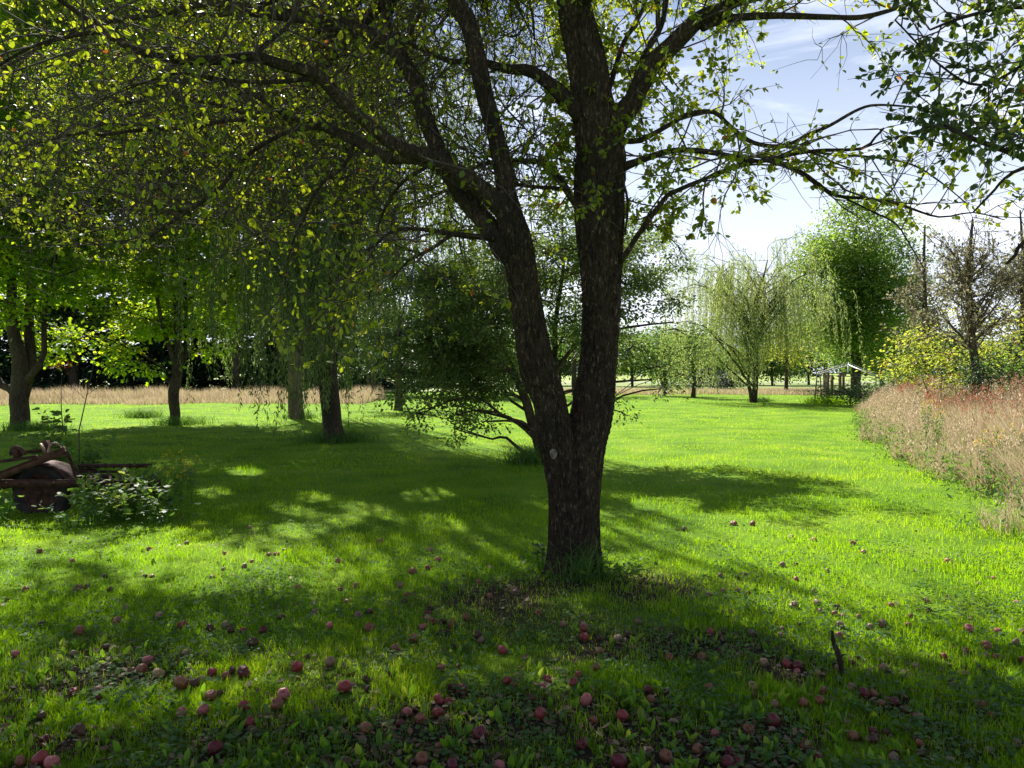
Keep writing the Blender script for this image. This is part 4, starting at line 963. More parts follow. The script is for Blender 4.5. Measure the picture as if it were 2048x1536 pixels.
# ---- right-hand group
b, tr = stem(1507, 806, [[(1507, 812, 0, 22), (1505, 803, 0, 12), (1500, 780, 0, 8), (1496, 765, 0, 7), (1499, 738, 0, 5), (1494, 700, 0, 4), (1488, 640, 0, 3)],
                         [(1507, 803, 0, 13), (1510, 775, 0, 11), (1512, 735, 0, 10), (1511, 700, 0, 10), (1506, 650, 0, 9), (1512, 600, .1, 7), (1525, 560, .1, 4), (1535, 520, .2, 2)],
                         [(1508, 665, 0, 7), (1490, 630, -.1, 6), (1462, 600, -.2, 5), (1440, 570, -.2, 3)]])
willow('light yellow-green weeping willow with a crooked double trunk on the right lawn', b, tr, 8.2, 5.4, .9, 950, M['pale_willow_leaf'], M['far_bark'], leaf=.15, seed=43, lens=(1, 3.6), step=.13)
simple(1712, 797, 20, 12.2, 3.9, 6.9, 5.1, 160, 1.15, 260, .17, M['pointed_leaf'], 'tall pointed green maple behind the canopy frame', 57, 'maple_tree', T_OVAL, zmin=1.7)
simple(1387, 796, 9, 5.4, 1.9, 3.3, 2.0, 34, .7, 230, .13, M['mid_leaf'], 'small leafy tree left of the light willow', 58, zmin=1.3)
simple(1330, 792, 9, 5.6, 2.2, 3.3, 2.2, 34, .8, 230, .14, M['mid_leaf'], 'green tree just right of the big trunk in the distance', 59, zmin=1.2)
simple(1572, 785, 8, 6, 2.6, 3.9, 2.1, 26, .9, 160, .2, M['yellow_leaf'], 'thin yellowing tree behind the light willow', 60, zmin=1.8)
simple(1650, 782, 9, 9, 3.2, 5.2, 3.0, 30, 1.0, 160, .22, M['pale_willow_leaf'], 'pale green tree between the light willow and the pointed maple', 61, zmin=2.2)
simple(1785, 775, 10, 9.5, 3.4, 5.4, 2.6, 34, .9, 90, .22, M['dark_leaf'], 'dark green tree just right of the pointed maple', 62, zmin=2.0)
# sparse, half bare trees over the meadow
def bare_tree(px, d, pts, label, seed, n, spread, zlo, zhi, nl, mat, wpx=20):
    bx = (px - CX) / F_PX * d; gg = np.random.default_rng(seed)
    t = thing('tree', label, 'tree', None, (bx, d, 0)); b = np.array((bx, d, 0))
    tr = spline(np.array([(*(at(a, y, d) - b), w * d / F_PX / 2) for a, y, w in pts]), .15)
    a1 = Acc(); tube(a1, tr[:, :3], tr[:, 3], 10, rough(seed, .8)); a1.obj('trunk', M['far_bark'], t, True)
    a2 = Acc(); P_, D_ = [], []
    for k in range(n):
        z = gg.uniform(zlo, zhi); i = int(np.argmin(np.abs(tr[:, 2] - z * .8))); s = tr[i, :3]
        dd = np.array((gg.normal(0, 1), gg.normal(0, 1), gg.uniform(.7, 1.9))); dd = nrm(dd)
        L = spread * gg.uniform(.5, 1.1) * (1 - .35 * (z - zlo) / (zhi - zlo))
        pts_ = [s]; d_ = dd
        for q in range(5):
            d_ = nrm(d_ + gg.normal(0, .16, 3) + (0, 0, .03)); pts_.append(pts_[-1] + d_ * L / 5)
        pts_ = np.array(pts_); tube(a2, pts_, np.linspace(min(.035, tr[i, 3] * .5), .006, 6), 4, cap=False)
        for _ in range(9):
            j = gg.integers(1, 6); d2 = nrm(d_ + gg.normal(0, .7, 3)); e = pts_[j] + d2 * gg.uniform(.4, 1.1)
            mid = (pts_[j] + e) / 2 + gg.normal(0, .06, 3)
            tube(a2, np.array([pts_[j], mid, e]), np.array((.012, .008, .004)), 3, cap=False)
            for __ in range(3):
                e2 = mid + nrm(d2 + gg.normal(0, .8, 3)) * gg.uniform(.2, .5)
                tube(a2, np.array([mid, e2]), np.array((.006, .003)), 3, cap=False)
                u = gg.random((nl, 1)); P_.append(mid * (1 - u) + e2 * u + gg.normal(0, .04, (nl, 3))); D_.append(gg.normal(0, 1, (nl, 3)))
    a2.obj('limb', M['pale_bark'], t)
    P_, D_ = np.vstack(P_), np.vstack(D_)
    leaves('crown', P_, D_, gg.uniform(.05, .10, len(P_)) * (d / 20), mat, t, T_OVAL, seed=seed)
    return t
bare_tree(1950, 21, [(1955, 800, 18), (1952, 740, 16), (1945, 690, 14), (1942, 620, 12), (1935, 560, 10), (1940, 500, 7), (1945, 440, 4)],
          'half-bare grey-brown tree rising over the meadow with a vine-wrapped foot', 71, 38, 2.0, 2.6, 5.6, 3, M['brown_leaf'])
bare_tree(1850, 34, [(1852, 790, 12), (1850, 700, 10), (1850, 600, 8), (1848, 520, 6), (1850, 450, 3)],
          'thin upright bare tree left of the vine-wrapped tree', 72, 30, 1.9, 2.8, 7.4, 2, M['brown_leaf'])
bare_tree(2046, 30, [(2050, 790, 12), (2044, 650, 8), (2046, 520, 6), (2040, 420, 3)],
          'thin bare tree at the right edge above the meadow', 73, 36, 2.0, 2.8, 7.0, 3, M['brown_leaf'])

def bush(label, px, d, zc, rx, rz, n, cr, nl, leaf, mat, seed, name='bush', tm=T_OVAL, cat='bush', group=None, zmin=.12, gz=0):
    gg = np.random.default_rng(seed); bx = (px - CX) / F_PX * d
    tr = [[(0, 0, -.05, .03), (.05, 0, zc * .6, .02), (0, 0, zc, .01)], [(.02, .02, -.05, .02), (-.2 * rx, .1, zc * .6, .014), (-.4 * rx, .1, zc, .008)], [(-.02, 0, -.05, .02), (.25 * rx, -.1, zc * .5, .014), (.45 * rx, 0, zc * .9, .008)]]
    return kind_tree(label, (bx, d), tr, blob(gg, (0, 0, zc), (rx, rx * .8, rz), n, cr, .5, zmin), mat, M['twig'], leaf, nl, tm, name, cat, group, seed, aspect=.7)
simple(1900, 768, 14, 8, 5, 3.9, 3.2, 60, 1.4, 130, .3, M['mid_leaf'], 'broad green tree far behind the yellow shrub', 64, zmin=.5)
simple(2040, 768, 14, 8, 4.5, 3.6, 3.2, 60, 1.4, 130, .3, M['dark_leaf'], 'broad dark tree far behind the right edge of the meadow', 65, zmin=.5)
bush('dark green vine mass wrapped round the foot of the half-bare tree', 1962, 20.4, 1.25, .62, 1.05, 26, .35, 420, .09, M['dark_leaf'], 81, 'vine', cat='vine')
bush('yellow-leaved shrub in front of the thin bare tree above the meadow', 1880, 24, 2.0, 1.9, 1.15, 60, .42, 300, .10, M['yellow_leaf'], 82)
bush('green and yellow shrub at the right edge above the meadow', 2040, 22, 1.7, 1.1, 1.1, 30, .45, 300, .10, M['mid_leaf'], 83)
bush('tall yellowing shrub behind the half-bare tree', 1975, 25, 2.6, 1.7, 1.2, 30, .5, 160, .12, M['yellow_leaf'], 84)
bush('low grey-green bush inside the canopy frame', 1700, 37, .65, 1.5, .7, 24, .5, 340, .10, M['dark_leaf'], 85)
bush('green shrub row piece right of the canopy frame', 1815, 40, 1.0, 2.2, .9, 26, .6, 260, .14, M['mid_leaf'], 86)
bush('green shrub behind the meadow, between the frame and the yellow shrub', 1860, 34, .8, 2.0, .9, 24, .55, 260, .13, M['dark_leaf'], 87)
for i, (px, d, h, w, lb) in enumerate(((1455, 62, 1.9, .9, 'small dark rounded yew behind the light willow on its left'), (1400, 66, 2.4, 1.1, 'dark narrow yew left of the rounded one'), (1432, 68, 2.0, .8, 'middle dark yew of the far row'), (1350, 64, 2.6, 1.2, 'leftmost dark yew of the far row'))):
    bush(lb, px, d, h * .5, w, h * .5, 18, .5, 420, .13, M['needle'], 90 + i, 'yew_bush', group='dark yews in a far row')

# a broken row of trees closing the far end of the lawn
gg0 = np.random.default_rng(44)
for i, (px, d, h, w_, mt, lb) in enumerate(((1265, 84, 7.5, 3.4, 'mid_leaf', 'just right of the big trunk'), (1325, 92, 6.5, 3.2, 'dark_leaf', 'second right of the big trunk'), (1392, 88, 7, 3.6, 'mid_leaf', 'left of the light willow'),
                                  (1462, 95, 6, 3.6, 'pointed_leaf', 'behind the left side of the light willow'), (1545, 90, 6.5, 3.6, 'mid_leaf', 'behind the right side of the light willow'), (1618, 96, 8, 4, 'dark_leaf', 'left of the pointed maple'),
                                  (1765, 80, 9, 4.2, 'mid_leaf', 'right of the pointed maple'), (1838, 86, 8, 4.4, 'dark_leaf', 'behind the thin upright bare tree'), (1120, 90, 7, 3.6, 'dark_leaf', 'seen through the fork of the trunk'), (1010, 86, 8, 4.2, 'mid_leaf', 'left of the big trunk'), (890, 92, 9, 4.6, 'dark_leaf', 'farther left of the big trunk'))):
    b_ = ((px - CX) / F_PX * d, d)
    kind_tree('distant tree of the far row, ' + lb, b_, [[(0, 0, -.1, .16), (0, .1, h * .4, .11), (.2, 0, h * .9, .03)]], blob(gg0, (0, 0, h * .55), (w_, w_ * .8, h * .46), 34, 1.3, .5, .5), M[mt], M['far_bark'], .34, 90, T_OVAL, 'tree', 'tree', 'trees of the far row', 200 + i)
# distant trees on the horizon (one mass)
def far_wood():
    gg = np.random.default_rng(5); P_, D_ = [], []
    for k in range(260):
        x = gg.uniform(-420, 420); y = gg.uniform(300, 360); r = gg.uniform(4, 8)
        n = 90; v = nrm(gg.normal(size=(n, 3))) * gg.random((n, 1)) ** .4 * (r, r, r * .7); v[:, 2] += r * .8
        P_.append(v + (x, y, 0)); D_.append(gg.normal(size=(n, 3)))
    P_, D_ = np.vstack(P_), np.vstack(D_); P_[:, 2] = np.maximum(P_[:, 2], .4)
    tag(leaves('far_wood', P_, D_, gg.uniform(1.5, 3, len(P_)), M['dark_leaf'], None, T_OVAL, seed=2), 'distant line of woodland on the horizon', 'wood', kind='stuff')
far_wood()

# ------------------------------------------------------------------ tall dry grass
def tall_grass(name, label, P, hs, mat, seed, w=.006, heads=.35, lean=.35, hm='red_seed', dscale=None):
    g_ = np.random.default_rng(seed); n = len(P); P[:, 2] = ground_z(P[:, 0], P[:, 1])
    H = hs * g_.uniform(.55, 1.15, n)
    W = w * g_.uniform(.6, 1.4, n) * (np.ones(n) if dscale is None else dscale)
    le = np.abs(g_.normal(lean, .25, n))
    patch = fbm(P[:, 0] * .8, P[:, 1] * .8, seed, 2)
    green = (g_.random(n) < .10 + .5 * np.clip(patch - .55, 0, 1)) 
    rnd = np.where(green, g_.uniform(.9, 1, n), g_.beta(2, 2, n) * .8)
    o = blades(name, P, H, W, le, mat, seed, 3, rnd=rnd, wind=R(200))
    return tag(o, label, 'tall grass', kind='stuff')
gq = np.random.default_rng(77)
def scatter_meadow(n, y0, y1, wide):
    y = y0 + (y1 - y0) * gq.random(n) ** 1.15
    e = meadow_edge(y); x = e + wide * gq.random(n) ** 1.2
    return np.stack((x + .9 * (fbm(y * 1.1, x * 1.3, 2, 3) - .5) * 2, y, np.zeros(n)), -1)
P = scatter_meadow(120000, 6.4, 34, 11)
inn = P[:, 0] - meadow_edge(P[:, 1])
hs = np.interp(inn, [0, .5, 1.5, 4], [.30, .60, .98, 1.25]) * (.55 + .9 * fbm(P[:, 0] * .9, P[:, 1] * .9, 3, 3))
tall_grass('meadow_grass', 'tall dry pinkish-brown meadow grass along the right of the lawn', P, hs, M['dry_grass'], 61, .0062, lean=.5, dscale=np.interp(P[:, 1], [6, 12, 34], [1, 1.5, 3.2]))
# seed heads above it
k = gq.random(len(P)) < .09; Q = P[k].copy(); hq = hs[k] * gq.uniform(.85, 1.12, k.sum())
Q[:, 2] = hq; m_ = 5
PP = (Q[:, None] + gq.normal(0, 1, (len(Q), m_, 3)) * (.02, .02, .055)).reshape(-1, 3)
rusty = (fbm(PP[:, 0] * .35, PP[:, 1] * .35, 6, 2) > .5) & (PP[:, 0] - meadow_edge(PP[:, 1]) > 1.2) & (PP[:, 1] > 13)
DD = gq.normal(0, .4, PP.shape); DD[:, 2] += 1
sz = gq.uniform(.02, .05, len(PP)) * np.interp(PP[:, 1], [6, 34], [1, 1.9])
for msk, mm, nm, lb in ((rusty, 'red_seed', 'rust_seed_heads', 'rust-red seed heads standing in the tall meadow grass'), (~rusty, 'dry_grass', 'pale_seed_heads', 'pale pinkish seed heads above the tall meadow grass')):
    tag(leaves(nm, PP[msk], DD[msk], sz[msk], M[mm], None, T_NARROW, gq.random(msk.sum()) * .8, 0, 2.2), lb, 'seed heads', kind='stuff')
# green weeds along the meadow's foot
P = scatter_meadow(10000, 6.2, 26, 1.8); P[:, 0] -= .3
P[:, 2] = gq.random(len(P)) ** 1.5 * .45
tag(leaves('meadow_weeds', P, gq.normal(size=P.shape) + (0, 0, .6), gq.uniform(.04, .09, len(P)), M['clover'], None, T_NARROW, None, 0, 2.0), 'low green weeds along the foot of the meadow grass', 'weeds', kind='stuff')
# field strip on the left
n = 60000
P = np.stack((gq.uniform(-38, -7.5, n), gq.uniform(38.5, 46, n), np.zeros(n)), -1)
fr = P[:, 1] - 38.5; P[:, 1] += 3.2 * (fbm(P[:, 0] * .5, P[:, 0] * .1, 2, 3) - .5) * 2
tall_grass('field_grass', 'strip of tall dry tan grass in front of the dark spruces', P, (.35 + 1.0 * fbm(P[:, 0] * .6, P[:, 1] * .5, 8, 3)) * np.interp(fr, [0, 3.5], [.3, .85]), M['dry_grass'], 62, .022, lean=.3)
n = 26000
P = np.stack((gq.uniform(4, 26, n), gq.uniform(55, 66, n), np.zeros(n)), -1)
tall_grass('verge_grass', 'rough tan and green verge beyond the right lawn', P, np.full(n, .38), M['dry_grass'], 63, .03, lean=.3)

# goldenrods
def goldenrod(px, py, h, label, seed, ns=4, group=None, d=None):
    b = gd(px, py) if d is None else np.array(((px - CX) / F_PX * d, d, 0)); g_ = np.random.default_rng(seed)
    t = thing('goldenrod', label, 'wildflower', group, b); a = Acc(); LP_, LD_, FP, FD = [], [], [], []
    for s in range(ns):
        o = np.array((*g_.normal(0, .06, 2), 0)); hh = h * g_.uniform(.75, 1.05); ln = g_.normal(0, .08, 2)
        p = np.array([o, o + (ln[0] * .4, ln[1] * .4, hh * .5), o + (*ln, hh)]); p = spline(p, .06)
        tube(a, p, np.linspace(.005, .002, len(p)), 4, cap=False, r=.3)
        for i in range(2, len(p)):
            for _ in range(3):
                LP_.append(p[i]); q = g_.normal(size=3); q[2] = abs(q[2]) * .4 + .1; LD_.append(q)
        for k in range(20):
            u = g_.random(); q = nrm(np.array((*g_.normal(size=2), .2)))
            FP.append(p[-1] + (0, 0, -.02 + .13 * (1 - u)) + q * .07 * u); FD.append(q)
        leaves('flower_head', np.array(FP), np.array(FD), .016, M['goldenrod'], t, T_ROUND, None, 0, 1, seed=seed); FP, FD = [], []
    a.obj('stem', M['weed'], t)
    leaves('foliage', np.array(LP_), np.array(LD_), g_.uniform(.05, .09, len(LP_)), M['clover'], t, T_NARROW, None, .2, 1.6, seed=seed)
goldenrod(388, 1010, .50, 'goldenrod with a bright yellow head right of the machine', 1)
goldenrod(362, 1004, .52, 'taller greenish goldenrod just left of the bright one by the machine', 2)
goldenrod(345, 1020, .42, 'short unopened goldenrod next to the vine-covered end of the machine', 3, 3)
for i, (px, d, lb) in enumerate(((1875, 13.5, 'brightest goldenrod in the middle of the meadow'), (1852, 14.5, 'faint goldenrod left of the brightest one in the meadow'), (1985, 10, 'goldenrod low in the meadow near the right edge'), (2028, 10.4, 'goldenrod at the right edge of the meadow'))):
    goldenrod(px, 0, 1.0 if d > 12 else .8, lb, 20 + i, 5, 'goldenrods in the meadow', d)
# ------------------------------------------------------------------ rusty farm machine
def machine():
    D0 = 8.7
    b = gd(86, 1016 + 12); b = np.array(((86 - CX) / F_PX * D0, D0, 0))
    t = thing('farm_machine', 'rusty abandoned farm machine with a half-sunk wheel in the weeds at left', 'farm machine', None, b)
    def z(zx, zy, d=D0):                       # zoomed-view pixel -> local point
        return at(zx / 4.655, 760 + zy / 4.655, d) - b
    k = D0 / F_PX / 4.655
    # wheel
    wc = z(410, 1040, D0 + .1)
    a = Acc(); th = np.linspace(0, 2 * np.pi, 33)
    prof = [(.21, -.07), (.26, -.095), (.315, -.085), (.33, -.05), (.335, 0), (.33, .05), (.315, .085), (.26, .095), (.21, .07)]
    V, F = [], []
    nT = 48
    for i in range(nT):
        an = 2 * np.pi * i / nT
        for j, (r, y) in enumerate(prof):
            r2 = r - (.012 if (i % 3 == 0 and 2 <= j <= 6) else 0)
            V.append(wc + (r2 * math.cos(an), y, r2 * math.sin(an)))
    for i in range(nT):
        for j in range(len(prof) - 1):
            F.append((i * 9 + j, i * 9 + j + 1, ((i + 1) % nT) * 9 + j + 1, ((i + 1) % nT) * 9 + j))
    a.add(V, F)
    w = a.obj('wheel', M['tyre'], t, True)
    a = Acc(); V, F = [], []
    prof = [(0.03, -.06), (.05, -.06), (.07, -.03), (.13, -.015), (.15, -.05), (.195, -.05), (.21, -.075), (.22, 0), (.21, .075)]
    for i in range(32):
        an = 2 * np.pi * i / 32
        for (r, y) in prof: V.append(wc + (r * math.cos(an), y, r * math.sin(an)))
    for i in range(32):
        for j in range(len(prof) - 1): F.append((i * 9 + j, i * 9 + j + 1, ((i + 1) % 32) * 9 + j + 1, ((i + 1) % 32) * 9 + j))
    a.add(V, F); tube(a, [wc + (0, -.09, 0), wc + (0, .4, 0)], .032, 12)
    a.obj('hub', M['rust'], w, True)
    # curved guard over the wheel: a bent sheet
    a = Acc(); V, F = [], []; n = 18
    for i in range(n + 1):
        an = R(5 + 165 * i / n); r = .37
        cx, cz = wc[0] + .41 * math.cos(an), wc[2] - .02 + r * math.sin(an) * .98
        for (dr, dy) in ((0, -.16), (0, .16), (-.008, .16), (-.008, -.16)): V.append((cx + dr * math.cos(an), wc[1] + dy, cz + dr * math.sin(an)))
    for i in range(n):
        for j in range(4): F.append((i * 4 + j, i * 4 + (j + 1) % 4, (i + 1) * 4 + (j + 1) % 4, (i + 1) * 4 + j))
    F += [(0, 1, 2, 3), (n * 4 + 3, n * 4 + 2, n * 4 + 1, n * 4)]
    a.add(V, F); a.obj('wheel_guard', M['rust'], t)
    # side rail: an angle iron with its lit top edge
    a = Acc(); beam(a, z(-420, 965, D0 - .18), z(1060, 958, D0 - .12), .012, .085); beam(a, z(-420, 945, D0 - .14), z(1060, 938, D0 - .08), .09, .010)
    for zx in range(-380, 1050, 110):
        c0 = z(zx, 962, D0 - .19); tube(a, [c0, c0 - (0, .014, 0)], .012, 6)
    a.obj('side_rail', M['rust'], t)
    a = Acc(); beam(a, z(-420, 905, D0 + .75), z(1040, 898, D0 + .8), .06, .05); a.obj('side_rail', M['rust'], t)
    # long sloping arms
    a = Acc(); beam(a, z(-330, 1020, D0 - .3), z(610, 655, D0 - .2), .03, .085); beam(a, z(-330, 985, D0 - .27), z(345, 725, D0 - .23), .085, .010)
    a.obj('lift_arm', M['rust'], t)
    a = Acc(); beam(a, z(-250, 790, D0 + .2), z(345, 712, D0 + .2), .05, .035); a.obj('lift_arm', M['rust'], t)
    a = Acc(); beam(a, z(100, 690, D0 + .5), z(420, 650, D0 + .5), .05, .04); a.obj('cross_bar', M['rust'], t)
    a = Acc(); beam(a, z(380, 590, D0 - .16), z(435, 705, D0 - .16), .012, .045, (0, 1, 0)); a.obj('bracket', M['rust_light'], t)
    a = Acc(); tube(a, spline(np.array([z(450, 690, D0 - .1), z(470, 610, D0 - .1), z(510, 590, D0 - .08), z(545, 605, D0 - .05)]), .02), .018, 8)
    a.obj('pipe', M['rust_light'], t, True)
    a = Acc(); beam(a, z(420, 565, D0 + .1), z(440, 680, D0 + .1), .05, .09, (0, 1, 0)); a.obj('gear_box', M['rust'], t)
    a = Acc(); tube(a, spline(np.array([z(100, 690, D0 + .3), z(115, 640, D0 + .3), z(150, 625, D0 + .3), z(190, 640, D0 + .3), z(240, 690, D0 + .3)]), .02), .022, 8); a.obj('handle', M['rust'], t, True)
    a = Acc(); beam(a, z(150, 640, D0 + .32), z(170, 720, D0 + .32), .06, .09, (0, 1, 0)); a.obj('gear_box', M['rust'], t)
    for p, q, r in (((560, 620), (735, 880), .011), ((620, 660), (700, 900), .010), ((590, 620), (640, 700), .014), ((640, 690), (740, 905), .008)):
        a = Acc(); tube(a, [z(*p, D0 + .02), z(*q, D0 - .02)], r, 7); a.obj('linkage_rod', M['rust'], t, True)
    # ladder of bars running away to the right
    for zy, d, x1, w_ in ((852, D0 + .45, 1190, .03), (900, D0 + .15, 1070, .03), (832, D0 + .6, 900, .02)):
        a = Acc(); beam(a, z(735, zy, d), z(x1, zy + 2, d + .05), w_, .025); a.obj('frame_bar', M['rust'], t)
    for zx in (830, 920, 1010, 1100, 1180):
        a = Acc(); beam(a, z(zx, 850, D0 + .45), z(zx + 25, 945, D0 - .1), .03, .02); a.obj('cross_bar', M['rust'], t)
    a = Acc()
    for i in range(9):
        beam(a, z(760 + i * 74, 782 + (i % 3) * 6, D0 + .5), z(760 + i * 74 + 10, 815, D0 + .55), .02, .03, (0, 1, 0))
    beam(a, z(740, 798, D0 + .52), z(1400, 795, D0 + .6), .12, .035)
    a.obj('toothed_bar', M['rust'], t)
    a = Acc(); beam(a, z(1440, 925, D0 + .1), z(1440, 1120, D0 + .1), .10, .10, (0, 1, 0)); a.obj('end_post', M['rust'], t)
    a = Acc(); beam(a, z(1060, 955, D0 - .05), z(1460, 1010, D0 + .1), .05, .06); a.obj('drawbar', M['rust'], t)
machine()

def weed_plant(label, px, d, h, nstem, spread, leaf, mat, seed, tm=T_OVAL, nl=9, cat='weed', name='weed_plant', group=None, width=1.0, x_off=0):
    g_ = np.random.default_rng(seed); b = np.array(((px - CX) / F_PX * d, d, 0))
    t = thing(name, label, cat, group, b); a = Acc(); P_, D_ = [], []
    for s in range(nstem):
        o = np.array((*g_.normal(0, spread * .35, 2), -.02)); hh = h * g_.uniform(.55, 1.1); ln = g_.normal(0, spread * .45, 2)
        p = spline(np.array([o, o + (ln[0] * .3, ln[1] * .3, hh * .55), o + (*ln, hh)]), .05)
        tube(a, p, np.linspace(.006, .002, len(p)), 4, cap=False, r=.3)
        for i in range(2, len(p)):
            for _ in range(max(1, nl // 3)):
                q = g_.normal(size=3); q[2] = q[2] * .3 + .15; P_.append(p[i] + nrm(q) * g_.uniform(0, leaf * .8)); D_.append(q)
    a.obj('stem', M['weed'], t)
    leaves('foliage', np.array(P_), np.array(D_), leaf * g_.uniform(.5, 1.3, len(P_)), mat, t, tm, None, .6, width, seed=seed)
    return t
weed_plant('tall broad-leaved weed growing up behind the rusty machine', 118, 10.0, 1.08, 9, .34, .11, M['mid_leaf'], 1, nl=10)
weed_plant('grey-green weed clump just behind the machine\'s bent rods', 165, 9.6, .75, 12, .38, .08, M['clover'], 2, nl=9)
weed_plant('leafy vine sprawling over the right end of the machine', 282, 8.5, .50, 26, .55, .065, M['mid_leaf'], 3, nl=9, cat='vine', name='vine', tm=T_MAPLE)
weed_plant('low yellowing vine on the machine\'s rails', 235, 8.35, .40, 14, .38, .055, M['mid_leaf'], 4, nl=9, cat='vine', name='vine')
weed_plant('low round-leaved weeds at the foot of the machine\'s end post', 315, 8.2, .24, 14, .35, .085, M['clover'], 5, nl=6)
weed_plant('weed tuft in front of the sunken wheel', 195, 8.15, .30, 16, .35, .06, M['clover'], 6, nl=9)
weed_plant('weed at the left edge in front of the machine', 4, 8.2, .35, 8, .2, .06, M['clover'], 7, nl=7)
# bare sapling stems rising behind the machine
a = Acc(); b = np.array((-5.55, 9.9, 0)); t = thing('sapling', 'thin bare leaning sapling stem behind the machine', 'sapling', None, b)
p = spline(np.array([at(158, 860, 9.9) - b, at(166, 825, 9.9) - b, at(176, 780, 9.9) - b, at(188, 725, 9.9) - b]), .05); p = np.vstack(([p[0][0], 0, 0], p))
tube(a, p, np.linspace(.009, .003, len(p)), 5); tube(a, [p[-9], p[-9] + (.2, 0, .14)], (.003, .002), 4); tube(a, [p[8], p[8] + (-.22, .05, .18)], (.003, .002), 4)
a.obj('stem', M['twig'], t)
# red autumn spray on the slender maple side
gr = np.random.default_rng(8)
b = gd(118, 848); b = np.array(((118 - CX) / F_PX * 20, 20, 0)); t = thing('sapling', 'young sapling with a few bright red leaves between the left maples', 'sapling', None, b)
a = Acc(); p = spline(np.array([(0.1, 0, 0), (.05, 0, .8), at(124, 730, 20) - b]), .1); tube(a, p, np.linspace(.016, .006, len(p)), 5); a.obj('stem', M['twig'], t)
c = p[-1]; leaves('foliage', c + gr.normal(0, .10, (26, 3)) * (1.3, 1, .8), gr.normal(size=(26, 3)), .075, M['red_leaf'], t, T_MAPLE, None, .3)

# ------------------------------------------------------------------ canopy frame (roof frame without its cover)
def canopy_frame():
    d = 41.0; b = np.array(((1690 - CX) / F_PX * d, d, 0))
    t = thing('canopy_frame', 'bare pale metal gazebo frame leaning on thin dark posts at the end of the lawn', 'gazebo frame', None, b)
    q = lambda x, y, dd=0: at(x, y, d + dd) - b
    ap, ap2 = q(1697, 730, -.2), q(1697, 725, 1.6)
    FL, FR, BL, BR = q(1634, 750, -1.6), q(1760, 756, -1.6), q(1640, 745, 2.0), q(1752, 750, 2.0)
    for nm, p0, p1, m_, w_ in (('rafter', ap, FL, 'frame_metal', .05), ('rafter', ap, FR, 'frame_metal', .06), ('rafter', ap2, BL, 'frame_metal', .05), ('rafter', ap2, BR, 'frame_metal', .05),
                               ('ridge_bar', ap, ap2, 'frame_metal', .05), ('king_post', q(1697, 731, -.2), q(1696, 746, -.2), 'frame_metal', .06),
                               ('eave_bar', FL, BL, 'dark_metal', .04), ('eave_bar', FR, BR, 'dark_metal', .04), ('eave_bar', BL, BR, 'dark_metal', .04), ('eave_bar', FL, FR + (0, 0, 0), 'dark_metal', .03)):
        a = Acc(); beam(a, p0, p1, w_, w_, (0, 1, .1)); a.obj(nm, M[m_], t)
    for c_, off in ((FL, -.12), (BL, .1), (FR, .0), (BR, 0.)):
        foot = np.array((c_[0] + off, c_[1], 0.0))
        a = Acc(); beam(a, foot, c_, .05, .05, (0, 1, 0))
        f2 = foot + (.5, .05, 0); top2 = c_ + (.42, .05, 0)
        beam(a, f2, top2, .035, .035, (0, 1, 0))
        for i in range(3):
            u = (i + .7) / 3.5; beam(a, foot * (1 - u) + c_ * u, f2 * (1 - u) + top2 * u, .02, .02)
        a.obj('post', M['dark_metal'], t)
canopy_frame()
for i, (px, y0, y1, w_, d, lb) in enumerate(((1655, 742, 790, 7, 46, 'nearest and leftmost brown wooden post behind the canopy frame'), (1664, 750, 784, 6, 50, 'brown post just right of the leftmost one'),
                                             (1680, 745, 772, 6, 56, 'left one of the two far brown posts'), (1687, 748, 770, 5, 57, 'right one of the two far brown posts'))):
    b = np.array(((px - CX) / F_PX * d, d, 0)); zt = (at(px, y0, d) - b)[2]
    V = []; a = Acc()
    tube(a, [(0, 0, -.2), (.01, 0, zt * .5), (0, 0, zt)], w_ * d / F_PX / 2, 10, lambda L, th, rad: .1 * rad * np.sin(th * 3 + L * 2)); o = a.obj('wooden_post', M['post_wood'], None); o.location = b
    tag(o, lb, 'post', 'brown wooden posts behind the canopy frame')

# ------------------------------------------------------------------ tufts of long grass round the trunks
def tuft(label, px, d, r, h, n, seed, group=None, lean=.9, w=.006, dx=0, mat='grass'):
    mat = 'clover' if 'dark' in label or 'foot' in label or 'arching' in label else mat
    g_ = np.random.default_rng(seed); b = np.array(((px - CX) / F_PX * d + dx, d, 0))
    P = np.column_stack((g_.normal(0, r * .45, n), g_.normal(0, r * .35, n), np.zeros(n)))
    o = blades('grass_tuft', P, h * g_.uniform(.5, 1.2, n), np.full(n, w), np.abs(g_.normal(lean, .35, n)), M[mat], seed, 4, rnd=g_.beta(2, 3, n) * .75)
    o.location = b + (0, 0, float(ground_z(b[0], b[1]))); tag(o, label, 'grass tuft', group)
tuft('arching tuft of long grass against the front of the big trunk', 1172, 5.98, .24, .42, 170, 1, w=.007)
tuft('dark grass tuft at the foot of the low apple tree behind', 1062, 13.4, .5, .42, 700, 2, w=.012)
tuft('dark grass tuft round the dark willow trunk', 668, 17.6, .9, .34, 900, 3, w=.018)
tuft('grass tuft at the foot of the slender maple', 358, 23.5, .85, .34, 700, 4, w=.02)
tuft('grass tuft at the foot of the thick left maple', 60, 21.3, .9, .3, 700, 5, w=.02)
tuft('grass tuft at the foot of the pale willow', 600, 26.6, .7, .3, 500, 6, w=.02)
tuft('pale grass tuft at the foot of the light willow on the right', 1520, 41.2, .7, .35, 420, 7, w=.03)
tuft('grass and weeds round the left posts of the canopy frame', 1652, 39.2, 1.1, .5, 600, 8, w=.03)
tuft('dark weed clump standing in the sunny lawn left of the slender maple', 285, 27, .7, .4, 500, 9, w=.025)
weed_plant('leafy weeds on the right of the big trunk\'s foot', 1228, 6.0, .14, 26, .3, .05, M['weed'], 12, nl=6)
